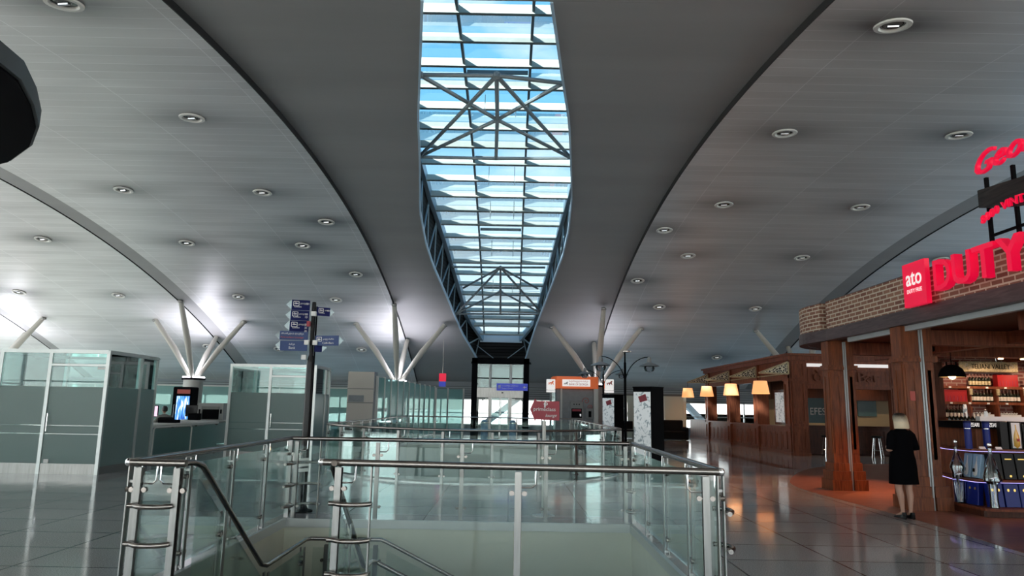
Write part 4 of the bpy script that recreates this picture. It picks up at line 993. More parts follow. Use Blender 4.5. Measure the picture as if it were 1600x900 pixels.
# ------------------------------------------------------------------ pale green wall and waiting chairs behind
gw = thing('panel_wall', 'pale green panelled screen wall behind the map column', 'screen wall', (7.5,38.5,0))
for i in range(4): part('panel', MB().box(5.35+i*1.0,38.5,.05,6.33+i*1.0,38.58,2.28), 'greenwall', gw)
part('head_rail', MB().box(5.3,38.45,2.28,9.45,38.63,2.38), 'ptrim', gw); part('end_post', MB().box(9.34,38.43,0,9.5,38.65,2.3), 'greenwall', gw)
def visitor_chair(label, x, y, rz):
    t = thing('visitor_chair', label, 'chair', (0,0,0))
    part('seat', MB().bbox((0,0,.45),(.52,.50,.08),.02), 'seatblack', t); part('backrest', MB().bbox((0,.24,.72),(.52,.06,.42),.02), 'seatblack', t)
    for sx_ in (-1,1):
        for sy in (-1,1): part('leg', MB().tube([(sx_*.22,sy*.2,.42),(sx_*.24,sy*.24,0)],.014,6), 'chrome', t)
    t.location = (x,y,0); t.rotation_euler = (0,0,rz)
visitor_chair('black visitor chair in front of the pale green wall', 6.25, 37.6, 0)
visitor_chair('black visitor chair beside the farther black column', 5.35, 37.2, R(10))
sf = thing('sofa', 'low dark sofa against the pale green wall', 'sofa', (8.1,37.7,0))
part('seat', MB().bbox((8.1,37.6,.25),(2.2,.8,.42),.05), 'seatblack', sf); part('backrest', MB().bbox((8.1,38.1,.55),(2.2,.25,.95),.05), 'seatblack', sf)
for x in (6.98,9.22): part('armrest', MB().bbox((x,37.7,.35),(.18,.95,.66),.04), 'seatblack', sf)
# dark canopy at the far left, close to the camera
cn = thing('canopy', 'black rounded canopy disc jutting in at the upper left edge', 'canopy', (-5.2,4.4,0))
cx0, cy0 = -5.0, 4.35
pl = [(-2.83+.0,3.55),(-2.86,3.8),(-3.02,4.15),(-3.22,4.5),(-3.5,4.85),(-3.9,5.2),(-4.5,5.5),(-5.2,5.6),(-6.0,5.3),(-6.6,4.6),(-6.7,3.8),(-6.2,3.0),(-5.2,2.5),(-4.2,2.4),(-3.4,2.7),(-2.95,3.1)]
part('disc', MB().prism(pl, 3.40, 3.52), 'black', cn); part('rim', MB().prism([(cx0+(p[0]-cx0)*1.012,cy0+(p[1]-cy0)*1.012) for p in pl], 3.415, 3.53), 'dark_rim', cn)
part('post', MB().lathe([(.3,0),(.3,.04),(.09,.08),(.09,3.4)], (-5.2,4.1,0), 16), 'black', cn)
# ================================================================== WOODEN BAR
XB, YB, HB = 10.42, 26.4, 3.74
bar = thing('wooden_bar', 'reddish brown wooden bar pavilion with open bays, right of the hall', 'bar building', (XB,YB,0))
def panelled(mb, x, ya, yb, za, zb, d=.03, face='x'):
    """raised frame around a recessed panel on a wall facing -x (or -y)"""
    w_ = .09
    for a in ((ya,za,yb,za+w_),(ya,zb-w_,yb,zb),(ya,za+w_,ya+w_,zb-w_),(yb-w_,za+w_,yb,zb-w_)):
        if face == 'x': mb.box(x-d,a[0],a[1],x,a[2],a[3])
        else: mb.box(a[0],x-d,a[1],a[2],x,a[3])
piers = [26.75, 30.2, 33.95, 37.7]
part('floor_slab', MB().box(XB+.1,YB+.2,.0,19.8,41.5,.02), 'woodd', bar)
for y in piers:
    pr = MB().box(XB,y-.28,0,XB+.45,y+.28,3.55); panelled(pr, XB, y-.24, y+.24, 1.05, 2.7); panelled(pr, XB, y-.24, y+.24, .12, .95)
    pr.box(XB-.05,y-.3,0,XB,y+.3,.1).box(XB-.05,y-.31,2.72,XB,y+.31,2.82)
    part('pier', pr, 'wood', bar)
for a, b_ in zip(piers, piers[1:]):
    dd = MB().box(XB+.06,a+.28,0,XB+.3,b_-.28,.98); n_ = 5; w_ = (b_-a-.56)/n_
    for i in range(n_): panelled(dd, XB+.06, a+.28+i*w_+.03, a+.28+(i+1)*w_-.03, .15, .82, .02)
    dd.box(XB,a+.28,.98,XB+.36,b_-.28,1.04).box(XB+.02,a+.28,0,XB+.06,b_-.28,.12)
    part('dado', dd, 'wood', bar)
    part('lintel', MB().box(XB+.05,a+.28,2.78,XB+.35,b_-.28,2.98).box(XB+.1,a+.28,2.98,XB+.14,b_-.28,3.5), 'wood', bar)
    part('gilt_rail', MB().box(XB,a+.28,2.98,XB+.05,b_-.28,3.02), 'gilt', bar, 'pale gilded rail')
part('low_counter', MB().box(XB+.02,38.0,0,XB+.3,41.4,.98).box(XB-.04,38.0,.98,XB+.36,41.4,1.04).box(XB-.02,38,0,XB+.02,41.4,.12), 'wood', bar)
part('cornice', MB().box(XB-.05,YB-.05,3.5,19.8,38.1,3.66).box(XB-.14,YB-.14,3.66,19.9,38.2,3.74), 'wood', bar)
# end wall facing the camera
ew = MB().box(XB,YB,0,XB+.62,YB+.25,3.5); panelled(ew, YB, XB+.06, XB+.56, 2.85, 3.45, .025, 'y'); panelled(ew, YB, XB+.06, XB+.56, 1.15, 2.7, .025, 'y'); panelled(ew, YB, XB+.06, XB+.56, .12, 1.05, .025, 'y')
ew.box(XB-.03,YB-.04,2.72,XB+.65,YB,2.80).box(XB-.03,YB-.04,0,XB+.65,YB,.1)
part('corner_panel', ew, 'wood', bar)
for (a, b_) in ((14.15,15.0),(18.9,19.8)):
    ew = MB().box(a,YB,0,b_,YB+.25,3.5); panelled(ew, YB, a+.06, b_-.06, 2.6, 3.4, .025, 'y'); panelled(ew, YB, a+.06, b_-.06, 1.15, 2.5, .025, 'y'); part('corner_panel', ew, 'wood', bar)
for k, (a, b_) in enumerate(((XB+.62,14.15),(15.0,18.9))):
    hd = MB().box(a,YB+.02,2.45,b_,YB+.2,3.5); panelled(hd, YB+.02, a+.05, b_-.05, 2.62, 3.2, .02, 'y'); hd.box(a,YB-.02,2.45,b_,YB+.02,2.56)
    part('fascia', hd, 'wood', bar)
    part('light_strip', MB().box(a+.02,YB-.03,3.26,b_-.05,YB+.01,3.38), 'lightbox', bar, 'white lit strip above the fascia')
part('back_wall', MB().box(XB+.6,30.6,0,19.8,30.8,3.5), 'cream', bar, 'cream inner back wall')
part('back_bar', MB().box(XB+.65,30.1,0,19.6,30.58,.95).box(XB+.65,30.2,2.1,19.6,30.58,3.4), 'woodd', bar)
fc = MB().box(XB+.65,27.6,0,19.7,28.0,1.02).box(XB+.6,27.5,1.02,19.75,28.1,1.08)
for i in range(8): panelled(fc, 27.6, XB+.7+i*1.1, XB+1.75+i*1.1, .15, .9, .02, 'y')
part('front_counter', fc, 'woodd', bar)
for x in (13.6, 16.6): part('inner_post', MB().cbox((x,28.4,1.75),(.22,.22,3.5)), 'woodd', bar)
part('far_wall', MB().box(19.7,YB,0,19.9,38,3.5), 'woodd', bar)
part('letters', MB(), 'gilt', bar) if False else None
text('ბარი', (11.3,YB-.006,2.72), (1,0,0), 'wood', bar, 1.5, .42, .03)
text('Bar', (12.95,YB-.006,2.72), (1,0,0), 'wood', bar, .8, .36, .03)
text('restaurant', (15.2,YB-.006,2.74), (1,0,0), 'wood', bar, 3.2, .36, .03)
for k, (x, z, w_, h_, mt, lb) in enumerate(((11.95,1.5,.75,1.0,'tealdark','dark green picture'),(14.9,1.55,.8,.65,'tealdark','teal picture'))):
    part('picture', MB().box(x,30.55,z-.1,x+w_,30.6,z+h_-.1), mt, bar, lb)
efs = thing('neon_sign', 'dark beer sign with pale letters hanging inside the wooden bar', 'sign', (12.55,28.6,1.1))
part('board', MB().box(12.1,29.0,1.15,12.9,29.05,2.15), 'tealdark', efs); text('EFES', (12.2,28.99,1.48), (1,0,0), 'paper', efs, .62, .28, .01)
for s_ in (12.2,12.8): part('chain', MB().tube([(s_,29.02,2.15),(s_,29.02,3.45)],.008,6), 'steel_dark', efs)
# beer tap with an amber globe, glass rack on the counter
tp = thing('beer_tap', 'tall wooden beer tap with a glowing round top on the bar counter', 'tap', (15.35,27.8,1.08))
part('column', MB().lathe([(.09,0),(.06,.05),(.05,.62),(.03,.66)], (15.35,27.8,1.08), 12), 'woodl', tp); part('globe', MB().lathe([(.01,.64),(.06,.67),(.08,.73),(.06,.79),(.01,.82)], (15.35,27.8,1.08), 12), 'bulb', tp)
part('spout', MB().tube([(15.35,27.76,1.5),(15.35,27.66,1.5),(15.35,27.64,1.42)],.012,6), 'silver', tp)
for k in range(3):
    rk = part
rk = thing('glass_rack', 'white metal rack of upturned glasses on the bar counter', 'rack', (16.2,28.0,1.08))
for z in (1.3,1.5,1.72): part('shelf', MB().box(15.7,27.85,z,16.75,28.05,z+.02), 'paper', rk)
for x in (15.7,16.2,16.73): part('upright', MB().box(x,27.93,1.08,x+.02,27.97,1.85), 'paper', rk)
# framed picture standing in the first bay opening
fp = thing('framed_picture', 'large silver framed black and white print in the nearest window of the wooden bar', 'picture', (XB+1.3,28.6,1.1))
part('frame', MB().box(XB+.5,28.3,1.06,XB+.56,28.4,2.45).box(XB+.5,29.35,1.06,XB+.56,29.45,2.45).box(XB+.5,28.4,2.35,XB+.56,29.35,2.45).box(XB+.5,28.4,1.06,XB+.56,29.35,1.16), 'silver', fp)
part('print', MB().box(XB+.53,28.4,1.16,XB+.545,29.35,2.35), 'poster', fp)
# stools
def stool(label, x, y):
    t = thing('bar_stool', label, 'stool', (0,0,0), 'stools at the wooden bar')
    part('seat', MB().lathe([(.17,.70),(.19,.72),(.19,.76),(.16,.78)], (0,0,0), 18), 'seatblack', t)
    for k in range(4):
        a = PI/4+PI/2*k; part('leg', MB().tube([(.12*math.cos(a),.12*math.sin(a),.71),(.22*math.cos(a),.22*math.sin(a),0)],.014,6), 'chrome', t)
    part('foot_ring', MB().tube([(.185*math.cos(2*PI*k/16),.185*math.sin(2*PI*k/16),.26) for k in range(17)],.010,6), 'chrome', t)
    t.location = (x,y,0); return t
s0 = stool('dark bar stool leftmost of the row before the wooden bar', 11.5, 26.0)
for x, lb in ((12.2,'dark bar stool second from the left before the wooden bar'),(13.3,'dark bar stool just left of the nearer shop pillar'),(14.6,'dark bar stool between the two shop pillars'),(15.6,'dark bar stool left of the standing woman')):
    dup(s0, (x,26.1+.2*math.sin(x*5),0), .3*x, lb)
# bracketed pendant lamps
def bracket_lamp(y, label, lab2):
    xt = 9.32
    t = thing('bracket_lamp', label, 'lamp', (xt,y,2.2), 'lampshades along the wooden bar')
    L = MB(); fr_ = MB(); T_ = .10
    A, B_, C_ = (XB-.055, 3.42), (XB-.055, 2.98), (xt-.02, 3.0)
    P = lambda q, yy: (q[0], yy, q[1])
    part('fretwork_bracket', MB().extr([P(A,y-T_/2),P(B_,y-T_/2),P(C_,y-T_/2)], (0,T_,0)), 'fret', t, 'gilded fretwork bracket')
    for a, b_ in ((A,C_),(C_,B_),(B_,A)): fr_.beam(P(a,y), P(b_,y), T_+.06, .05)
    part('bracket_frame', fr_, 'gilt', t)
    part('cord', MB().tube([(xt,y,3.0),(xt,y,2.70)],.008,6), 'black', t)
    part('lamp_shade', MB().lathe([(.235,2.70),(.32,2.22),(.312,2.22),(.228,2.69)], (xt,y,0), 28, cap=False), 'shade', t, 'glowing cream lampshade')
    part('bulb', MB().lathe([(.01,.12),(.04,.08),(.055,.03),(.04,-.02),(.01,-.05)], (xt,y,2.46), 12), 'bulb', t)
    part('shade_ring', MB().tube([(xt-.23,y,2.69),(xt+.23,y,2.69)],.006,6), 'black', t)
    pl_ = bpy.data.lights.new('lampshade_glow', 'POINT'); pl_.energy = 3.5; pl_.color = (1,.62,.32); pl_.shadow_soft_size = .08
    lo = bpy.data.objects.new('lampshade_glow', pl_); COL.objects.link(lo); lo.location = (xt,y,2.40)
    return t
for y, w_ in ((26.45,'nearest and rightmost'),(30.0,'second from the right'),(33.7,'third from the right'),(37.3,'farthest and leftmost')):
    bracket_lamp(y, 'glowing lampshade on a gilded bracket of the wooden bar, '+w_, '')
single('floor_inlay', MB().add([(7.75,32.5,.002),(8.15,32.5,.002),(8.2,20.3,.002),(7.75,20.6,.002),(7.75,32.5,.004),(8.15,32.5,.004),(8.2,20.3,.004),(7.75,20.6,.004)],[(0,1,2,3),(7,6,5,4),(0,4,5,1),(1,5,6,2),(2,6,7,3),(3,7,4,0)]), 'strip', 'dark red stone strip inlaid in the floor before the wooden bar', 'floor strip', (8,26,0))

# ================================================================== DUTY FREE SHOP
# terracotta floor with rounded end
pf = [(6.15,5.2),(6.12,8.7),(6.3,11.0),(6.2,13.1),(6.12,15.0),(6.3,16.3),(6.85,17.6),(7.6,19.1),(8.45,20.5),(9.9,22.1),(11.5,22.9),(13.5,23.2),(17,23.2),(17,5.2)]
def smoothpoly(P, n_=3):
    for _ in range(n_):
        Q = [P[0]]
        for a, b_ in zip(P, P[1:]): Q += [(a[0]*.75+b_[0]*.25,a[1]*.75+b_[1]*.25),(a[0]*.25+b_[0]*.75,a[1]*.25+b_[1]*.75)]
        P = Q+[P[-1]]
    return P
sf = smoothpoly(pf, 2)
struct('floor_shop', MB().prism(sf, -.02, .006), 'terra')
# fascia: path in plan, brick skin with running uv
XF = 6.78
cc, rad = (8.55,15.9), 1.85
curve = [(XF,5.0),(XF,15.1),(6.86,15.1)]+[(cc[0]-rad*math.cos(R(a)), cc[1]+rad*math.sin(R(a))) for a in range(-18,100,6)]+[(12,17.75),(17,17.75)]
curve = [(XF,5.0),(XF,15.05),(6.93,15.05),(6.93,15.3),(6.76,15.3)]+[(cc[0]-rad*math.cos(R(a)), cc[1]+rad*math.sin(R(a))) for a in range(-12,96,6)]+[(12,17.75),(17,17.75)]
def ribbon(name, path, z0, z1, th, mat, parent, label=None, dz=0):
    vs = []; fs = []; uv = []; s_ = 0; pts = [Vector((*p,0)) for p in path]; nrm = []
    for i in range(len(pts)):
        d = (pts[min(i+1,len(pts)-1)]-pts[max(i-1,0)]).normalized(); nrm.append(Vector((d.y,-d.x,0)))
    S_ = [0]
    for a, b_ in zip(pts, pts[1:]): S_.append(S_[-1]+(b_-a).length)
    off = root_loc(parent)
    for i, p in enumerate(pts):
        q = p+nrm[i]*th
        vs += [Vector((p.x,p.y,z0)),Vector((p.x,p.y,z1)),Vector((q.x,q.y,z1)),Vector((q.x,q.y,z0))]
    me = bpy.data.meshes.new(name)
    for i in range(len(pts)-1):
        a = i*4; b_ = a+4
        for j in range(4): k = (j+1)%4; fs.append((a+j,b_+j,b_+k,a+k))
    me.from_pydata([tuple(v-off) for v in vs], [], fs); ul = me.uv_layers.new(name='UVMap')
    for lp in me.loops:
        vi = lp.vertex_index; i = vi//4; z = vs[vi].z; ul.data[lp.index].uv = (S_[i], z)
    me.materials.append(M[mat]); bm = bmesh.new(); bm.from_mesh(me); bmesh.ops.recalc_face_normals(bm, faces=bm.faces); bm.to_mesh(me); bm.free()
    return part(name, me, None, parent, label)
fa = thing('shop_fascia', 'brick fascia of the duty free shop with a rounded end above the pillars', 'shop front', (XF,12,3.1))
ribbon('brickwork', curve, 3.36, 3.95, .14, 'shopbrick', fa, 'red brick band with pale mortar')
ribbon('capping', [(p[0],p[1]) for p in curve], 3.95, 3.965, .16, 'mauve', fa)
c2_ = [(p[0]-.03 if i < 2 else p[0]+(p[0]-cc[0])*.03/rad, p[1]+(0 if i < 2 else (p[1]-cc[1])*.03/rad)) for i, p in enumerate(curve[:2]+curve[5:])]
ribbon('beam_band', c2_, 3.12, 3.36, .2, 'mauve', fa, 'mauve brown timber band')
ribbon('shutter_rail', [(XF+.12,5),(XF+.12,14.4)], 3.03, 3.12, .1, 'shutter', fa, 'pale grey shutter rail')
# soffit
sp_ = [(XF+.02,5.0),(XF+.02,15.05)]+[(cc[0]-(rad-.0)*math.cos(R(a)), cc[1]+rad*math.sin(R(a))) for a in range(-12,96,6)]+[(12,17.75),(17,17.75),(17,5)]
sfm = thing('shop_ceiling', 'dark brown wooden ceiling of the duty free shop with crossing beams', 'ceiling', (11,11,3.1))
part('boards', MB().prism(sp_, 3.14, 3.2), 'woodd', sfm)
for y in (7.4,10.2,13.0,15.6): part('beam', MB().box(7.5,y-.14,2.86,16.8,y+.14,3.13), 'wood', sfm)
for x in (9.2,12.4): part('beam', MB().box(x-.12,5.2,2.9,x+.12,17.6,3.12), 'wood', sfm)
struct('wall_shop_back', MB().box(10.45,17.75,0,17,17.95,3.2), 'inbrick')
struct('wall_shop_right', MB().box(16.8,5.2,0,17,17.75,3.2), 'inbrick')
part('projector', MB().bbox((8.3,14.2,2.93),(.4,.25,.18),.02), 'black', sfm); part('projector', MB().bbox((11.4,15.2,2.75),(.3,.25,.18),.02), 'black', sfm)
for x in (10.95,11.45,12.3,12.9): part('recessed_spot', MB().lathe([(.05,0),(.05,-.02)], (x,15.75,2.86), 12), 'bulb', sfm, 'lit warm spot')
# pillars
def pillar(y, label):
    t = thing('wooden_pillar', label, 'pillar', (7.05,y,0), 'pillars of the shop front')
    def column(nm, x0, x1, ya_, yb_, z1, mat='woodl'):
        mb = MB().box(x0,ya_,.5,x1,yb_,z1); panelled(mb, ya_, x0+.03, x1-.03, .75, 2.45, .012, 'y'); panelled(mb, x0, ya_+.03, yb_-.03, .75, 2.45, .012, 'x')
        return part(nm, mb, mat, t)
    column('shaft', 6.82,7.12,y-.17,y+.17,3.13); column('inner_shaft', 7.20,7.38,y-.13,y+.13,3.13)
    part('shutter_guide', MB().box(7.125,y-.18,.0,7.195,y-.02,3.1), 'shutter', t, 'silver shutter guide rail'); part('guide_slot', MB().box(7.15,y-.186,.0,7.165,y-.18,3.1), 'ptrim', t)
    part('collar', MB().box(6.77,y-.22,2.50,7.115,y+.22,2.56).box(6.79,y-.2,2.56,7.115,y+.2,2.6).box(7.2,y-.18,2.50,7.43,y+.18,2.6), 'woodl', t)
    for (a, b_, z0, z1) in ((0,.10,0,.22),(.03,.07,.22,.40),(.06,.03,.40,.56)):
        part('plinth', MB().box(6.82-b_,y-.17-b_,z0,7.12,y+.17+b_,z1).box(7.2,y-.13-b_,z0,7.38+b_,y+.13+b_,z1), 'woodl', t)
    return t
pillar(15.3, 'farther dark wooden pillar of the shop front, left of the standing woman')
p2 = pillar(12.45, 'nearer dark wooden pillar of the shop front, right of the standing woman')
part('notice_tag', MB().box(6.90,12.26,1.83,6.99,12.276,1.99), 'redtxt', p2, 'small red notice')
pillar(8.75, 'nearest wooden pillar of the shop front, at the right edge')
# wide dark pier closing the shelf wall
single('wooden_pier', MB().box(9.72,17.06,0,10.5,17.6,.2).box(9.77,17.1,.2,10.45,17.6,2.85), 'woodd', 'wide dark wooden pier closing the left end of the bottle shelves', 'pier', (10.1,17.4,0))
# signs on the fascia
lg = thing('shop_sign', 'square red lit logo box on the brick fascia', 'sign', (XF-.2,11.5,3.7))
part('box', MB().box(XF-.22,10.98,3.34,XF-.141,11.62,4.06), 'redem', lg, 'bright red box')
fx = XF-.222
text('ato', (fx,11.52,3.68), (0,-1,0), 'lightbox', lg, .44, .22, .006, .01); text('DUTY FREE', (fx,11.51,3.56), (0,-1,0), 'lightbox', lg, .42, .065, .004)
dt = thing('shop_lettering', 'large red block letters on the brick fascia right of the logo box', 'sign', (XF-.2,9,3.6))
yy = 10.48
for ch, w_ in zip('DUTY', (.41,.42,.44,.46)):
    text(ch, (XF-.28,yy,3.44), (0,-1,0), 'redem', dt, w_, .46, .12, .012, name='letter', label='lit red letter')
    yy -= w_+.045
yy -= .25
for ch, w_ in zip('FREE', (.34,.40,.34,.34)):
    text(ch, (XF-.28,yy,3.44), (0,-1,0), 'redem', dt, w_, .46, .12, .012, name='letter', label='lit red letter')
    yy -= w_+.045
# roof sign: script, plank, curved caption on a black frame
gs = thing('roof_sign', 'red script lettering over a dark grained plank on a black frame above the fascia', 'sign', (XF,8.8,3.96))
for y in (9.72, 9.18, 7.9, 7.0): part('upright', MB().beam((XF+.02,y,3.9),(XF+.02,y,4.98),.045,.045), 'black', gs)
for z in (4.12,): part('crossbar', MB().beam((XF+.02,9.74,z),(XF+.02,6.9,z),.035,.035), 'black', gs)
pkpl = [(XF-.03,y,z) for y,z in ((9.86,4.57),(9.6,4.50),(9.3,4.42),(9.0,4.36),(8.4,4.32),(7.8,4.36),(7.2,4.46),(6.8,4.56),(6.8,4.82),(7.4,4.78),(8.2,4.74),(9.0,4.75),(9.4,4.79),(9.86,4.83))]
part('plank', MB().extr(pkpl, (.05,0,0)), 'plank', gs)
text('Georgia', (XF-.16,9.62,4.86), (0,-1,.03), 'redem', gs, 1.75, .40, .05, .004, shear=.45, name='script_lettering')
wy = lambda x, y: (x, y+.10*math.sin(PI*min(1,x/1.3)*1.0))
text('8000 VINTAGES', (XF-.12,9.68,4.27), (0,-1,0), 'redem', gs, 1.30, .115, .03, .004, warp=wy, name='caption_lettering')

# ------------------------------------------------------------------ bottle shelves
bx0, bw, nb = 10.55, .66, 5
ss = thing('bottle_shelving', 'brown wooden bottle shelving against the brick wall of the shop', 'shelving', (12,17.5,0))
SZ = [.10,.52,1.04,1.50,1.90,2.28]
for z in SZ: part('shelf', MB().box(bx0,17.28,z-.035,bx0+bw*nb,17.73,z).box(bx0,17.27,z-.05,bx0+bw*nb,17.28,z+.012), 'wood', ss)
for i in range(nb+1):
    part('divider', MB().box(bx0+bw*i-.018,17.30,.0,bx0+bw*i+.018,17.73,2.25), 'wood', ss)
    if i: part('gilt_capital', MB().box(bx0+bw*i-.03,17.26,2.08,bx0+bw*i+.03,17.3,2.23), 'gilt', ss)
for z in SZ[1:]: part('light_strip', MB().box(bx0+.03,17.31,z-.046,bx0+bw*nb-.03,17.33,z-.036), 'ledw', ss, 'warm light strip')
low = thing('low_shelves', 'stepped low wine rack projecting at the left end of the bottle shelves', 'shelving', (10.9,16.9,0))
for z in (.10,.52,.93): part('shelf', MB().box(10.25,16.65,z-.03,11.35,17.04,z), 'wood', low); part('light_strip', MB().box(10.3,16.68,z+.36,11.3,16.70,z+.37), 'ledw', low, 'warm light strip')
for x in (10.25,11.33): part('side', MB().box(x,16.65,0,x+.03,17.04,1.32), 'wood', low)
part('rack_top', MB().box(10.25,16.65,1.30,11.36,17.04,1.33), 'wood', low); part('rack_back', MB().box(10.28,17.0,0,11.33,17.04,1.3), 'woodl', low)
def bottle(x, y, z, label, group, lab='label', cap='capred', s=1.):
    t = thing('wine_bottle', label, 'bottle', (0,0,0), group)
    part('body', MB().lathe([(.034,0),(.038,.01),(.038,.185),(.033,.205),(.015,.235),(.0135,.24)], (0,0,0), 12), 'bottle', t)
    part('neck', MB().lathe([(.0135,.24),(.0145,.30),(.016,.305),(.016,.315)], (0,0,0), 10), cap, t)
    part('bottle_label', MB().lathe([(.0388,.05),(.0388,.145)], (0,0,0), 12, cap=False), lab, t)
    t.location = (x,y,z); t.scale = (s,)*3; return t
b_white = bottle(bx0+bw+.08,17.42,SZ[4],'dark wine bottle with white label in the second bay of the upper shelf','upper shelf bottles, second bay')
b_dark = bottle(bx0+bw+.10,17.42,SZ[5],'dark wine bottle with thin label in the rack on the top shelf','top shelf bottles','gilt')
M_red = bottle(10.34,16.8,.52,'dark wine bottle with red capsule on the middle tier of the low wine rack','low rack bottles, middle tier','label','giftred')
def row(proto, x0, n_, dx, y, z, label, group, first=False):
    for k in range(n_):
        if first and k == 0: proto.location = (x0,y,z); proto['label'] = label; proto['group'] = group; continue
        c = copy_tree(proto); c.location = (x0+dx*k, y+.01*math.sin(k*3.1), z); c['label'] = label; c['group'] = group; c.rotation_euler = (0,0,k)
row(b_white, bx0+bw+.07, 7, .085, 17.42, SZ[4], 'dark wine bottle with white label in the second bay of the upper shelf', 'upper shelf bottles, second bay', True)
row(b_white, bx0+2*bw+.07, 7, .085, 17.42, SZ[4], 'dark wine bottle with white label in the third bay of the upper shelf', 'upper shelf bottles, third bay')
row(b_dark, bx0+3*bw+.07, 6, .085, 17.42, SZ[4], 'dark wine bottle in the rightmost visible bay of the upper shelf', 'upper shelf bottles, right bay')
row(b_dark, bx0+bw+.09, 7, .078, 17.42, SZ[5], 'dark wine bottle in the group on the top shelf left of the red gift case', 'top shelf bottles', True)
row(b_dark, bx0+3*bw+.2, 5, .078, 17.42, SZ[5], 'dark wine bottle standing on the top shelf at the right edge', 'top shelf bottles at the edge')
row(b_white, bx0+.07, 6, .08, 17.42, SZ[3], 'dark wine bottle with white label in the left bay of the middle shelf', 'middle shelf bottles, left bay')
row(b_dark, bx0+.07, 5, .085, 17.42, SZ[2]+.0, 'dark wine bottle in the left bay of the shelf above the low wine rack', 'lower shelf bottles, left bay')
row(b_dark, 10.36, 9, .09, 16.82, 1.33, 'dark wine bottle standing on top of the low wine rack', 'bottles on the low wine rack')
row(M_red, 10.36, 10, .09, 16.82, .93, 'dark wine bottle with red capsule on the upper tier of the low wine rack', 'low rack bottles, upper tier', True)
row(b_white, 10.36, 10, .09, 16.82, .52, 'dark wine bottle with white label on the middle tier of the low wine rack', 'low rack bottles, middle tier')
row(b_dark, 10.36, 10, .09, 16.82, .10, 'dark wine bottle on the bottom tier of the low wine rack', 'low rack bottles, bottom tier')
def gift_case(x, z, w_, h_, label):
    t = thing('gift_case', label, 'gift box', (x+w_/2,17.45,z))
    part('case', MB().box(x,17.34,z,x+w_,17.52,z+h_), 'giftred', t)
    for i in range(6): part('bottle_print', MB().lathe([(.028,0),(.028,.12),(.01,.16),(.01,.2)], (x+.06+i*(w_-.12)/5,17.345,z+.03), 8, sy=.25), 'maroon', t)
gift_case(bx0+2*bw+.06, SZ[5], .50, .30, 'bright red gift case on the top shelf under the hanging wine sign')
gift_case(bx0+.04, SZ[4], .56, .30, 'red gift case in the left bay of the upper shelf beneath the black pendant lamp')
for i, (bx_, lb) in enumerate(((1,'second'),(2,'third'))):
    t = thing('wrapped_crate', 'white wrapped carton with frilled top in the %s bay of the middle shelf' % lb, 'box', (bx0+bw*bx_+.3,17.45,SZ[3]))
    part('carton', MB().box(bx0+bw*bx_+.06,17.34,SZ[3],bx0+bw*bx_+.56,17.6,SZ[3]+.12), 'paper', t)
    fr_ = MB()
    fr_.tube([(bx0+bw*bx_+.08+.46*k/20,17.45,SZ[3]+.14+.02*math.sin(k*2.3)) for k in range(21)], .018, 6); part('frill', fr_, 'paper', t)
# price tags
pt0 = None
for z in (SZ[3],SZ[4],SZ[5]):
    for k in range(7):
        x = bx0+.15+k*.45
        if pt0 is None: pt0 = single('price_tag', MB().box(-.03,-.004,-.02,.03,.004,.02), 'paper', 'small white price tag on the edge of a bottle shelf', 'price tag', (0,0,0), 'price tags on the shelves'); c = pt0
        else: c = copy_tree(pt0)
        c.location = (x, 17.262, z-.02)
# hanging wine sign
tv = thing('wine_sign', 'pale carved hanging board with dark lettering on the brick wall of the shop', 'sign', (11.85,17.5,2.7))
tb = part('board', MB().bbox((11.84,17.5,2.78),(1.46,.05,.27),.02), 'gilt', tv, 'pale gilded board')
text('TELIANI VALLEY', (11.40,17.470,2.73), (1,0,0), 'black', tb, .95, .115, .006)
for x in (11.22,11.62,12.05,12.46): part('suspension_rod', MB().tube([(x,17.5,2.91),(x+(.05 if x < 12 else -.05),17.5,3.14)],.006,6), 'silver', tv)
sc_ = MB()
for s_, xo in ((1,11.2),(-1,12.48)):
    for k in range(3): sc_.tube([(xo+s_*(.03+.05*k+.035*t_/10*math.cos(t_*.7)),17.468,2.78+.05*math.sin(k*2)+.035*t_/10*math.sin(t_*.7)) for t_ in range(12)], .006, 5)
part('scrollwork', sc_, 'label', tb)
for k, (x, lb) in enumerate(((10.78,'left'),(12.85,'right'))):
    g_ = thing('dried_garland', 'bunch of dried reddish twigs hung under the shop ceiling, %s of the wine sign' % lb, 'garland', (x,17.55,2.85)); mb = MB()
    for q in range(70):
        a = random.uniform(0,2*PI); r_ = random.uniform(.05,.26); c = Vector((x+r_*math.cos(a),17.55+random.uniform(-.08,.08),2.9+.75*r_*math.sin(a))); mb.tube([c, c+Vector((random.uniform(-.05,.05),random.uniform(-.03,.03),random.uniform(-.06,.05)))], .009, 4)
    part('twigs', mb, 'capred', g_)
# black dome pendant
pd = thing('dome_pendant', 'black dome pendant lamp with a warm bulb in the shop', 'lamp', (9.3,14.9,2.35))
part('dome', MB().lathe([(.04,.26),(.12,.24),(.20,.17),(.245,.07),(.255,0),(.245,0),(.19,.15),(.1,.21),(.04,.23)], (9.3,14.9,2.38), 28), 'black', pd)
part('liner', MB().lathe([(.235,.003),(.18,.13),(.08,.19)], (9.3,14.9,2.38), 24, cap=False), 'cream', pd); part('bulb', MB().lathe([(.01,.06),(.06,.04),(.075,0),(.05,-.05),(.01,-.07)], (9.3,14.9,2.40), 14), 'bulb', pd)
part('cord', MB().tube([(9.3,14.9,2.64),(9.3,14.9,3.13)],.008,6), 'black', pd)
for s_ in (-.1,.1): part('prong', MB().tube([(9.3+s_,14.9,2.61),(9.3+s_,14.9,2.70)],.016,6), 'black', pd)
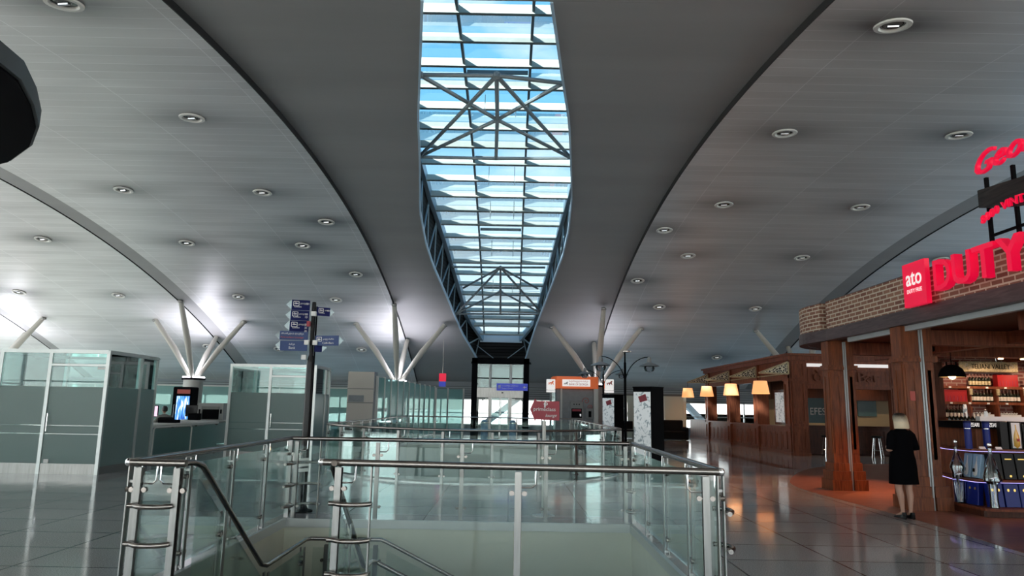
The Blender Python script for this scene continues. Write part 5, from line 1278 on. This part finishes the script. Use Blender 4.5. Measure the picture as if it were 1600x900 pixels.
# warm lights the shop has
def spot(x, y, z, e, col, size=100, tgt=None, r=.05):
    L = bpy.data.lights.new('shop_spot', 'SPOT'); L.energy = e; L.color = col; L.spot_size = R(size); L.spot_blend = .7; L.shadow_soft_size = r
    lo = bpy.data.objects.new('shop_spot', L); COL.objects.link(lo); lo.location = (x,y,z)
    d = (Vector(tgt)-Vector((x,y,z))) if tgt else Vector((0,0,-1)); lo.rotation_euler = d.to_track_quat('-Z','Y').to_euler()
WARM = (1,.55,.28)
for x in (10.95,11.75,12.6,13.3): spot(x,16.7,2.84,15,(1,.68,.45),95,(x,17.7,1.9))
spot(9.3,14.9,2.36,30,WARM,140)
spot(8.4,13.9,2.85,120,(1,.40,.18),80,(7.4,13.9,0)); spot(8.3,16.2,3.0,120,(1,.42,.2),85,(7.4,16.2,0)); spot(9.5,11.3,2.85,36,(1,.6,.55),90,(8.4,12.6,0.6))
spot(8.0,15.3,2.9,25,WARM,110,(7.3,15.3,1.0)); spot(9.6,12.6,2.8,30,WARM,70,(7.2,12.4,1.2))
spot(14.9,29.4,3.2,30,(1,.7,.4),140); spot(12.2,29.2,3.2,22,(1,.7,.4),140)
# ------------------------------------------------------------------ gondola with gift boxes
gd = thing('display_stand', 'stepped wooden display stand loaded with gift boxes and lit violet, at the right edge', 'display stand', (9.0,12.9,0))
base = [(7.56,12.22),(7.60,11.62),(7.70,11.55),(10.4,11.55),(10.55,11.7),(10.55,14.1),(10.4,14.25),(8.0,14.25)]
def inset(d):
    cx_, cy_ = 9.0, 12.9
    return [(p[0]+(d*.22 if p[0] < cx_ else -d), p[1]+(d if p[1] < cy_ else -d)) for p in base]
part('plinth', MB().prism(inset(.05), 0.006, .10), 'woodd', gd); part('deck', MB().prism(base, .10, .14), 'wood', gd)
part('lower_core', MB().loft([[(x,y,.14) for x,y in [(7.88,12.0),(10.1,12.0),(10.1,13.9),(7.88,13.9)]],[(x,y,.53) for x,y in [(7.92,12.05),(10.0,12.05),(10.0,13.8),(7.92,13.8)]]]), 'woodl', gd)
part('middle_deck', MB().prism(inset(.20), .53, .56), 'wood', gd)
part('upper_core', MB().loft([[(x,y,.56) for x,y in [(7.98,12.2),(9.9,12.2),(9.9,13.7),(7.98,13.7)]],[(x,y,1.02) for x,y in [(8.05,12.25),(9.8,12.25),(9.8,13.6),(8.05,13.6)]]]), 'woodl', gd)
part('top_deck', MB().prism(inset(.32), 1.02, 1.05), 'wood', gd)
part('top_core', MB().box(8.0,12.3,1.05,9.9,13.4,1.44), 'woodl', gd)
ub = part('name_band', MB().box(7.74,12.12,1.38,10.0,13.5,1.50), 'black', gd, 'black band with lit white name')
part('white_top', MB().box(8.03,12.2,1.505,8.86,12.32,1.585), 'paper', gd)
for x in (7.795, 8.115): text('ZEARI', (x,12.115,1.41), (1,0,0), 'lightbox', ub, .155, .065, .004)
for d, z in ((.26,.52),(.38,1.01)):
    P = inset(d+.02)
    for a, b_ in zip(P, P[1:]+P[:1]): part('light_strip', MB().beam((*a,z),(*b_,z),.006,.006), 'ledp', gd, 'violet light strip')
def box_thing(name, label, cat, c, sz, mat, rz=0, lean=0., deco=None, group=None):
    t = thing(name, label, cat, (0,0,0), group)
    w_, d_, h_ = sz
    part('carton', MB().bbox((0,0,h_/2),sz,.006), mat, t)
    if deco == 'crest':
        for s_ in (-1,1): part('seal', MB().extr([(s_*w_*.0+.018*math.cos(a)+s_*w_*.22,-d_/2-.001,h_*.72+.022*math.sin(a)) for a in [R(30*k) for k in range(12)]], (0,-.003,0)), 'gold', t)
    if deco == 'gold':
        part('gold_plate', MB().box(-w_*.28,-d_/2-.004,h_*.76,w_*.28,-d_/2,h_*.80), 'gold', t); part('seal', MB().extr([(.02*math.cos(a),-d_/2-.001,h_*.13+.02*math.sin(a)) for a in [R(30*k) for k in range(12)]], (0,-.003,0)), 'gold', t)
    if deco == 'window':
        part('window_panel', MB().box(-w_*.36,-d_/2-.003,h_*.05,w_*.36,-d_/2,h_*.95), 'paper', t)
        part('bottle_body', MB().lathe([(.004,.02),(w_*.26,.06),(w_*.27,h_*.35),(w_*.22,h_*.5),(w_*.06,h_*.72),(w_*.05,h_*.88)], (0,-d_/2-.004,0), 14, sy=.4), 'amber', t); part('bottle_tag', MB().cbox((0,-d_/2-.045,h_*.34),(w_*.2,.006,h_*.1)), 'giftred', t)
    if deco == 'bluewin':
        part('window_panel', MB().box(-w_*.4,-d_/2-.003,h_*.04,w_*.4,-d_/2,h_*.96), 'paleblue', t)
        part('bottle_body', MB().lathe([(.004,.02),(w_*.24,.05),(w_*.25,h_*.3),(w_*.18,h_*.48),(w_*.05,h_*.72),(w_*.05,h_*.9)], (0,-d_/2-.004,0), 12, sy=.4), 'paper', t); part('bottle_tag', MB().cbox((0,-d_/2-.04,h_*.30),(w_*.26,.006,h_*.14)), 'bottle', t)
    if deco == 'stripe': part('silver_panel', MB().box(w_*.12,-d_/2-.003,h_*.04,w_*.34,-d_/2,h_*.96), 'silver', t)
    t.location = c; t.rotation_euler = (lean,0,rz); return t

LF = R(-82)
box_thing('gift_box','dark blue gift box with silver panel, left side of the lowest tier','gift box',(7.70,12.34,.14),(.24,.10,.37),'bluebox',LF,-.10,'stripe')
box_thing('gift_box','dark blue gift box, nearer one on the left side of the lowest tier','gift box',(7.73,12.06,.14),(.24,.10,.37),'bluebox',LF,-.10,'crest')
for k, (x, lb) in enumerate(((7.90,'dark blue gift box behind the right display bottle on the lowest tier'),(8.16,'dark blue gift box with gold seals, second on the lowest tier facing the camera'),(8.41,'dark blue gift box with gold seals, third on the lowest tier facing the camera'),(8.66,'dark blue gift box on the lowest tier, cut by the right edge'))):
    box_thing('gift_box', lb, 'gift box', (x,11.80,.14),(.235,.10,.37), 'bluebox', 0, -.12, 'crest')
box_thing('gift_box','pale blue window box with bottle, farther one on the middle tier','gift box',(7.84,12.36,.56),(.17,.08,.40),'paleblue',LF,-.2,'bluewin')
box_thing('gift_box','pale blue window box with bottle, nearer one on the middle tier','gift box',(7.86,12.15,.56),(.17,.08,.40),'paleblue',LF,-.2,'bluewin')
for k, (x, lb) in enumerate(((8.06,'tall black gift box on the middle tier, nearest the window boxes'),(8.28,'tall black gift box with a gold plate, second from the left facing the camera'),(8.50,'tall black gift box with a gold plate, third from the left facing the camera'))):
    box_thing('gift_box', lb, 'gift box', (x,11.98,.56),(.20,.10,.42),'blackbox',0,-.12,'gold' if k else None)
box_thing('gift_box','grey slanted gift box at the right edge of the middle tier','gift box',(8.76,12.0,.56),(.14,.09,.40),'silver',R(10),-.25,None)
for k, (x, y, h_, lb) in enumerate(((7.67,12.0,.42,'blue gift tube at the left of the top tier'),(7.98,12.0,.42,'blue gift tube second from the left on the top tier'),)):
    t = thing('gift_tube', lb, 'gift tube', (x,y,1.05)); part('tube', MB().lathe([(.055,0),(.055,h_)], (x,y,1.05), 18), 'bluebox', t); part('lid', MB().lathe([(.057,h_*.78),(.057,h_*.80)], (x,y,1.05), 18), 'silver', t); part('cap', MB().lathe([(.057,h_),(.057,h_+.03),(.05,h_+.035)], (x,y,1.05), 18), 'navy', t)
box_thing('gift_box','black box with a white window showing an amber bottle on the top tier','gift box',(8.46,12.02,1.05),(.20,.09,.46),'blackbox',0,0,'window')
box_thing('gift_box','plain black box left of the amber bottle box on the top tier','gift box',(8.28,12.04,1.05),(.13,.09,.46),'blackbox',0,0,None)
box_thing('gift_box','narrow dark grey box with a silver line right of the amber bottle box','gift box',(8.63,12.04,1.05),(.08,.09,.42),'blackbox',0,0,'stripe')
for k, (x, lb) in enumerate(((7.86,'small white price card on the top tier, left'),(8.13,'small white price card on the top tier, right'))):
    single('price_card', MB().extr([(x-.05,11.93,1.05),(x-.05,11.96,1.09),(x-.05,11.97,1.05)],(.10,0,0)), 'paper', lb, 'price card', (x,11.95,1.05))
def crystal(label, x, y, z, h_, waist):
    t = thing('display_bottle', label, 'bottle', (x,y,z))
    prof = [(.05,0),(.085,.015),(.085,h_*.12),(.09,h_*.48),(.115,h_*.56),(.10,h_*.62),(.05,h_*.74),(.03,h_*.80),(.028,h_*.90),(.036,h_*.915),(.03,h_*.93)] if waist else [(.055,0),(.07,.01),(.06,h_*.15),(.065,h_*.36),(.135,h_*.42),(.125,h_*.50),(.06,h_*.74),(.028,h_*.80),(.027,h_*.92),(.035,h_*.93)]
    part('glass_body', MB().lathe(prof, (x,y,z), 20), 'crystal', t)
    part('silver_cross', MB().beam((x,y-.02,z+.02),(x,y-.02,z+h_*.45),.014,.014).beam((x-.05,y-.02,z+h_*.45),(x+.05,y-.02,z+h_*.47),.012,.012), 'silver', t)
    part('dark_seal', MB().lathe([(.003,h_*.28),(.035,h_*.34),(.042,h_*.40),(.04,h_*.44)], (x,y-.01,z), 12, sy=.4), 'blackbox', t)
    part('stopper', MB().lathe([(.01,h_*.92),(.034,h_*.94),(.040,h_*.97),(.03,h_),(.005,h_+.008)], (x,y,z), 12), 'silver', t)
crystal('tall narrow clear display bottle on the left corner of the display stand', 7.62, 12.28, .14, 1.04, True)
crystal('clear display bottle with bell-shaped shoulders on the front corner of the stand', 7.80, 11.68, .14, 1.02, False)
# carved white ornaments among the lower bottles
for k, (x, z, lb) in enumerate(((11.12,SZ[3],'white carved bottle gift sleeve in the left bay of the middle shelf'),(11.22,1.33,'white patterned bottle sleeve on the low wine rack'))):
    t = thing('gift_sleeve', lb, 'gift sleeve', (x,17.4 if k == 0 else 16.82,z)); y = 17.42 if k == 0 else 16.82
    part('sleeve', MB().lathe([(.045,0),(.045,.3),(.035,.34),(.03,.36)], (x,y,z), 10), 'poster', t); part('sleeve_cap', MB().lathe([(.03,.36),(.035,.39),(.02,.41)], (x,y,z), 10), 'silver', t)

# ================================================================== PEOPLE
def skin_mesh(nodes, edges, sub=1):
    me = bpy.data.meshes.new('body_skeleton'); ks = list(nodes); me.from_pydata([nodes[k][0] for k in ks], [(ks.index(a), ks.index(b)) for a, b in edges], [])
    o = bpy.data.objects.new('body_skeleton', me); COL.objects.link(o)
    o.modifiers.new('s', 'SKIN'); 
    for i, k in enumerate(ks): r_ = nodes[k][1]; me.skin_vertices[0].data[i].radius = r_ if isinstance(r_, tuple) else (r_, r_)
    me.skin_vertices[0].data[0].use_root = True
    s_ = o.modifiers.new('d', 'SUBSURF'); s_.levels = sub; s_.render_levels = sub
    dg = bpy.context.evaluated_depsgraph_get(); out = bpy.data.meshes.new_from_object(o.evaluated_get(dg)); bpy.data.objects.remove(o); return out
def merge_remesh(meshes, voxel, smooth=4):
    bm = bmesh.new()
    for m_ in meshes: bm.from_mesh(m_)
    me = bpy.data.meshes.new('body'); bm.to_mesh(me); bm.free()
    o = bpy.data.objects.new('body', me); COL.objects.link(o)
    r_ = o.modifiers.new('r', 'REMESH'); r_.mode = 'VOXEL'; r_.voxel_size = voxel
    s_ = o.modifiers.new('s', 'SMOOTH'); s_.iterations = smooth; s_.factor = .5
    dg = bpy.context.evaluated_depsgraph_get(); out = bpy.data.meshes.new_from_object(o.evaluated_get(dg)); bpy.data.objects.remove(o)
    out.polygons.foreach_set('use_smooth', [True]*len(out.polygons)); return out
def head_mesh(c, s=1.):
    """skull, jaw, nose, lips, brow and ears; faces +y"""
    mb = MB(); x, y, z = c
    def ell(cx, cy, cz_, a, b_, c_, sg=14): mb.lathe([(max(.001,math.sin(PI*k/8)),-math.cos(PI*k/8)) for k in range(9)], (0,0,0), sg); k0 = len(mb.v)-9*sg; \
        [mb.v.__setitem__(i, Vector((x+s*(cx+mb.v[i].x*a), y+s*(cy+mb.v[i].y*b_), z+s*(cz_+mb.v[i].z*c_)))) for i in range(k0, len(mb.v))]
    ell(0,0,.03,.075,.092,.085); ell(0,.025,-.04,.058,.062,.068); ell(0,.07,-.085,.028,.02,.022)
    ell(0,.10,-.022,.013,.020,.018); ell(0,.088,.0,.010,.016,.028); ell(0,.088,-.058,.024,.010,.008)
    ell(-.078,-.005,-.01,.012,.02,.032,8); ell(.078,-.005,-.01,.012,.02,.032,8)
    ell(-.03,.078,.025,.022,.012,.010,8); ell(.03,.078,.025,.022,.012,.010,8)
    return mb.mesh('head', None)
def hand_nodes(N, Ed, pre, w, d, up, side):
    """palm and five bent fingers from wrist w along d; side points towards the thumb"""
    w = Vector(w); d = Vector(d).normalized(); sd = Vector(side).normalized(); dn = -Vector(up).normalized()
    N[pre+'pa'] = (w+d*.05, (.032,.016)); Ed.append((pre+'w', pre+'pa'))
    for i, (off, ln) in enumerate(((.026,.070),(.009,.078),(-.009,.073),(-.026,.058))):
        a = w+d*.085+sd*off; b_ = a+d*ln*.5+dn*.006; c = b_+d*ln*.32+dn*.022; e_ = c+d*ln*.12+dn*.022
        for nm, q, r_ in (('a',a,.010),('b',b_,.009),('c',c,.0085),('d',e_,.008)): N[pre+nm+str(i)] = (q, r_)
        Ed.extend([(pre+'pa',pre+'a%d'%i),(pre+'a%d'%i,pre+'b%d'%i),(pre+'b%d'%i,pre+'c%d'%i),(pre+'c%d'%i,pre+'d%d'%i)])
    a = w+d*.03+sd*.035; b_ = a+d*.028+sd*.022+dn*.008; c = b_+d*.026+sd*.006+dn*.010
    for nm, q, r_ in (('ta',a,.013),('tb',b_,.011),('tc',c,.0095)): N[pre+nm] = (q, r_)
    Ed.extend([(pre+'w',pre+'ta'),(pre+'ta',pre+'tb'),(pre+'tb',pre+'tc')])
def ring(c, hw, hd, n_=20, p=2.2, tw=0):
    out = []
    for k in range(n_):
        t = 2*PI*k/n_; cx_, sy = math.cos(t), math.sin(t)
        out.append((c[0]+hw*math.copysign(abs(cx_)**(2/p),cx_), c[1]+hd*math.copysign(abs(sy)**(2/p),sy), c[2]))
    return out
# --- standing woman seen from behind
N = {}; Ed = []
def nd(k, p, r_): N[k] = (Vector(p), r_)
nd('pelvis',(0,0,.88),(.135,.10)); nd('waist',(0,-.005,1.02),(.115,.085)); nd('chest',(0,0,1.19),(.13,.095)); nd('neckb',(0,-.012,1.335),.055); nd('neck',(0,0,1.40),.048)
Ed += [('pelvis','waist'),('waist','chest'),('chest','neckb'),('neckb','neck')]
for s_, q in ((-1,'L'),(1,'R')):
    nd(q+'sh',(s_*.155,-.01,1.295),.052); nd(q+'el',(s_*.225,-.03,1.045),.038)
    Ed += [('chest',q+'sh'),(q+'sh',q+'el')]
nd('Lw',(-.10,.17,1.07),.024); nd('Rw',(.09,.19,1.09),.024); nd('Lfa',(-.19,.07,1.04),.036); nd('Rfa',(.17,.08,1.05),.036)
Ed += [('Lel','Lfa'),('Lfa','Lw'),('Rel','Rfa'),('Rfa','Rw')]
hand_nodes(N, Ed, 'L', N['Lw'][0], (.75,.6,.05), (0,0,1), (.3,.5,1)); hand_nodes(N, Ed, 'R', N['Rw'][0], (-.75,.55,.0), (0,0,1), (-.3,.5,1))
for s_, q, fy in ((-1,'L',.02),(1,'R',-.03)):
    nd(q+'hip',(s_*.085,0,.84),.088); nd(q+'th',(s_*.095,.005,.66),.078); nd(q+'kn',(s_*.085,.015+fy*.3,.46),.052); nd(q+'cf',(s_*.074,-.012+fy*.6,.34),.053); nd(q+'sk',(s_*.055,-.01+fy,.19),.036); nd(q+'an',(s_*.048,-.012+fy,.095),.029)
    nd(q+'ft',(s_*.055,.06+fy,.05),.026); nd(q+'to',(s_*.06,.12+fy,.03),.024)
    Ed += [('pelvis',q+'hip'),(q+'hip',q+'th'),(q+'th',q+'kn'),(q+'kn',q+'cf'),(q+'cf',q+'sk'),(q+'sk',q+'an'),(q+'an',q+'ft'),(q+'ft',q+'to')]
body = merge_remesh([skin_mesh(N, Ed, 2), head_mesh((0,.012,1.50))], .008, 3); body.materials.clear(); body.materials.append(M['skin'])
wm = bpy.data.objects.new('person', body); COL.objects.link(wm)
tag(wm, 'standing person with blonde bob, short black dress and black heels, seen from behind', 'person')
dr = MB().loft([ring((0,-.008,1.365),.062,.058),ring((0,-.01,1.35),.10,.07),ring((0,-.008,1.325),.165,.085),ring((0,-.005,1.285),.200,.105),ring((0,0,1.20),.198,.122),ring((0,.0,1.10),.188,.122),ring((0,0,1.0),.188,.125),ring((0,-.003,.90),.205,.142),ring((0,-.003,.78),.218,.15),ring((0,0,.64),.228,.152),ring((0,0,.525),.238,.155),ring((0,0,.525),.225,.143),ring((0,0,.70),.20,.13)])
part('dress', dr, 'dress', wm, 'loose black dress')
for s_ in (-1,1): part('sleeve', MB().tube([(s_*.13,-.008,1.30),(s_*.178,-.012,1.26),(s_*.212,-.022,1.16),(s_*.232,-.03,1.075),(s_*.238,-.03,1.045)],[.062,.068,.064,.060,.058],14), 'dress', wm)
def hr(z, hw, hd, cy): return ring((0,cy,z),hw,hd,22,2.1)
part('hair', MB().loft([hr(1.614,.012,.012,.0),hr(1.608,.045,.05,.0),hr(1.59,.075,.085,-.003),hr(1.56,.093,.105,-.008),hr(1.52,.100,.110,-.014),hr(1.47,.105,.104,-.026),hr(1.42,.112,.098,-.034),hr(1.385,.116,.092,-.036),hr(1.368,.112,.086,-.034),hr(1.37,.09,.07,-.03)]), 'hair', wm, 'dark rooted blonde bob')
for s_, fy in ((-1,.02),(1,-.03)):
    x = s_*.052
    sh = part('shoe', MB().loft([ring((x,-.045+fy,.10),.03,.028,14),ring((x,-.04+fy,.062),.034,.034,14),ring((x*1.05,.02+fy,.042),.036,.095,14),ring((x*1.1,.04+fy,.022),.040,.125,14),ring((x*1.1,.045+fy,.006),.036,.125,14)]), 'black_gloss', wm, 'black leather heel shoe')
    part('heel', MB().lathe([(.016,0),(.018,.02),(.026,.065)], (x,-.06+fy,0), 10), 'black_gloss', sh)
wm.location = (6.16,11.3,.006); wm.rotation_euler = (0,0,R(14))
# --- seated officer at the screens
N = {}; Ed = []
nd('pelvis',(0,0,.60),(.14,.11)); nd('waist',(0,.03,.76),(.125,.10)); nd('chest',(0,.07,.95),(.15,.11)); nd('neckb',(0,.10,1.11),.055); nd('neck',(0,.12,1.18),.05)
Ed += [('pelvis','waist'),('waist','chest'),('chest','neckb'),('neckb','neck')]
for s_, q in ((-1,'L'),(1,'R')):
    nd(q+'sh',(s_*.17,.08,1.07),.058); nd(q+'el',(s_*.24,.18,.85),.045); nd(q+'fa',(s_*.2,.3,.92),.040); nd(q+'w',(s_*.14,.44,.985),.027)
    Ed += [('chest',q+'sh'),(q+'sh',q+'el'),(q+'el',q+'fa'),(q+'fa',q+'w')]
    hand_nodes(N, Ed, q, N[q+'w'][0], (-s_*.2,1,.0), (0,0,1), (-s_,0,.1))
    nd(q+'hip',(s_*.09,.03,.57),.09); nd(q+'kn',(s_*.12,.44,.56),.06); nd(q+'cf',(s_*.12,.46,.36),.058); nd(q+'an',(s_*.12,.46,.10),.035); nd(q+'to',(s_*.13,.60,.04),.03)
    Ed += [('pelvis',q+'hip'),(q+'hip',q+'kn'),(q+'kn',q+'cf'),(q+'cf',q+'an'),(q+'an',q+'to')]
body = merge_remesh([skin_mesh(N, Ed, 1), head_mesh((0,.15,1.29))], .012, 3); body.materials.clear(); body.materials.append(M['skin'])
mn = bpy.data.objects.new('person', body); COL.objects.link(mn)
tag(mn, 'seated person with dark hair in a grey shirt working at the security desk', 'person')
part('shirt', MB().loft([ring((0,.09,1.15),.065,.06),ring((0,.08,1.12),.14,.09),ring((0,.07,1.05),.195,.13),ring((0,.06,.93),.185,.14),ring((0,.03,.78),.165,.135),ring((0,0,.64),.175,.145),ring((0,0,.60),.17,.14)]), 'greycloth', mn, 'grey shirt')
for s_ in (-1,1):
    part('sleeve', MB().tube([(s_*.14,.08,1.08),(s_*.19,.1,1.03),(s_*.24,.18,.86),(s_*.2,.3,.925),(s_*.155,.41,.975)],[.07,.068,.058,.05,.038],12), 'greycloth', mn)
    part('trouser_leg', MB().tube([(s_*.08,0,.58),(s_*.1,.2,.58),(s_*.12,.44,.57),(s_*.12,.48,.52),(s_*.12,.47,.3),(s_*.12,.46,.1)],[.105,.10,.08,.078,.07,.058],12), 'seatblack', mn)
part('hair', MB().loft([ring((0,.14,1.415),.02,.02,14),ring((0,.135,1.40),.06,.07,14),ring((0,.13,1.36),.083,.10,14),ring((0,.12,1.31),.086,.098,14),ring((0,.10,1.26),.08,.07,14),ring((0,.10,1.24),.06,.05,14)]), 'darkhair', mn, 'short dark hair')
mn.location = (-11.18,23.25,0); mn.rotation_euler = (0,0,R(38))
# ================================================================== LIGHT
W = bpy.data.worlds.new('world'); SC.world = W; W.use_nodes = True
n = W.node_tree.nodes; l = W.node_tree.links; n.clear()
o = n.new('ShaderNodeOutputWorld'); bg = n.new('ShaderNodeBackground'); l.new(bg.outputs[0], o.inputs[0])
tc = n.new('ShaderNodeTexCoord'); sx = n.new('ShaderNodeSeparateXYZ'); l.new(tc.outputs['Generated'], sx.inputs[0])
gr = n.new('ShaderNodeValToRGB'); l.new(sx.outputs[2], gr.inputs[0])
gr.color_ramp.elements[0].position = .0; gr.color_ramp.elements[0].color = (1.0,1.0,.96,1)
gr.color_ramp.elements[1].position = .75; gr.color_ramp.elements[1].color = (.13,.47,.86,1)
x = gr.color_ramp.elements.new(.16); x.color = (.80,.93,1,1)
x = gr.color_ramp.elements.new(.40); x.color = (.24,.62,.92,1)
mp = n.new('ShaderNodeMapping'); mp.inputs['Scale'].default_value = (3,2.2,7); l.new(tc.outputs['Generated'], mp.inputs[0])
nz = n.new('ShaderNodeTexNoise'); nz.inputs['Scale'].default_value = 1.6; nz.inputs['Detail'].default_value = 7; l.new(mp.outputs[0], nz.inputs[0])
cr = n.new('ShaderNodeMapRange'); cr.inputs[1].default_value = .50; cr.inputs[2].default_value = .72; l.new(nz.outputs[0], cr.inputs[0])
mx = n.new('ShaderNodeMix'); mx.data_type = 'RGBA'; l.new(cr.outputs[0], mx.inputs[0]); l.new(gr.outputs[0], mx.inputs[6]); mx.inputs[7].default_value = (.95,1,1,1)
l.new(mx.outputs[2], bg.inputs[0]); bg.inputs[1].default_value = 1.5
SC.view_settings.view_transform = 'Standard'; SC.view_settings.look = 'None'; SC.view_settings.gamma = 1; SC.view_settings.use_curve_mapping = False
SC.view_settings.exposure = 1.3
SC.cycles.max_bounces = 10; SC.cycles.diffuse_bounces = 4; SC.cycles.glossy_bounces = 5; SC.cycles.transmission_bounces = 4; SC.cycles.transparent_max_bounces = 40
SC.cycles.caustics_reflective = False; SC.cycles.caustics_refractive = False
SC.cycles.sample_clamp_indirect = 4
SC.cycles.use_denoising = True
sl = bpy.data.lights.new('sun', 'SUN'); sl.energy = 19; sl.angle = R(1.2); sl.color = (1,.96,.9)
so = bpy.data.objects.new('sun', sl); COL.objects.link(so)
so.rotation_euler = Vector((.55,.8,-.40)).to_track_quat('-Z','Y').to_euler()
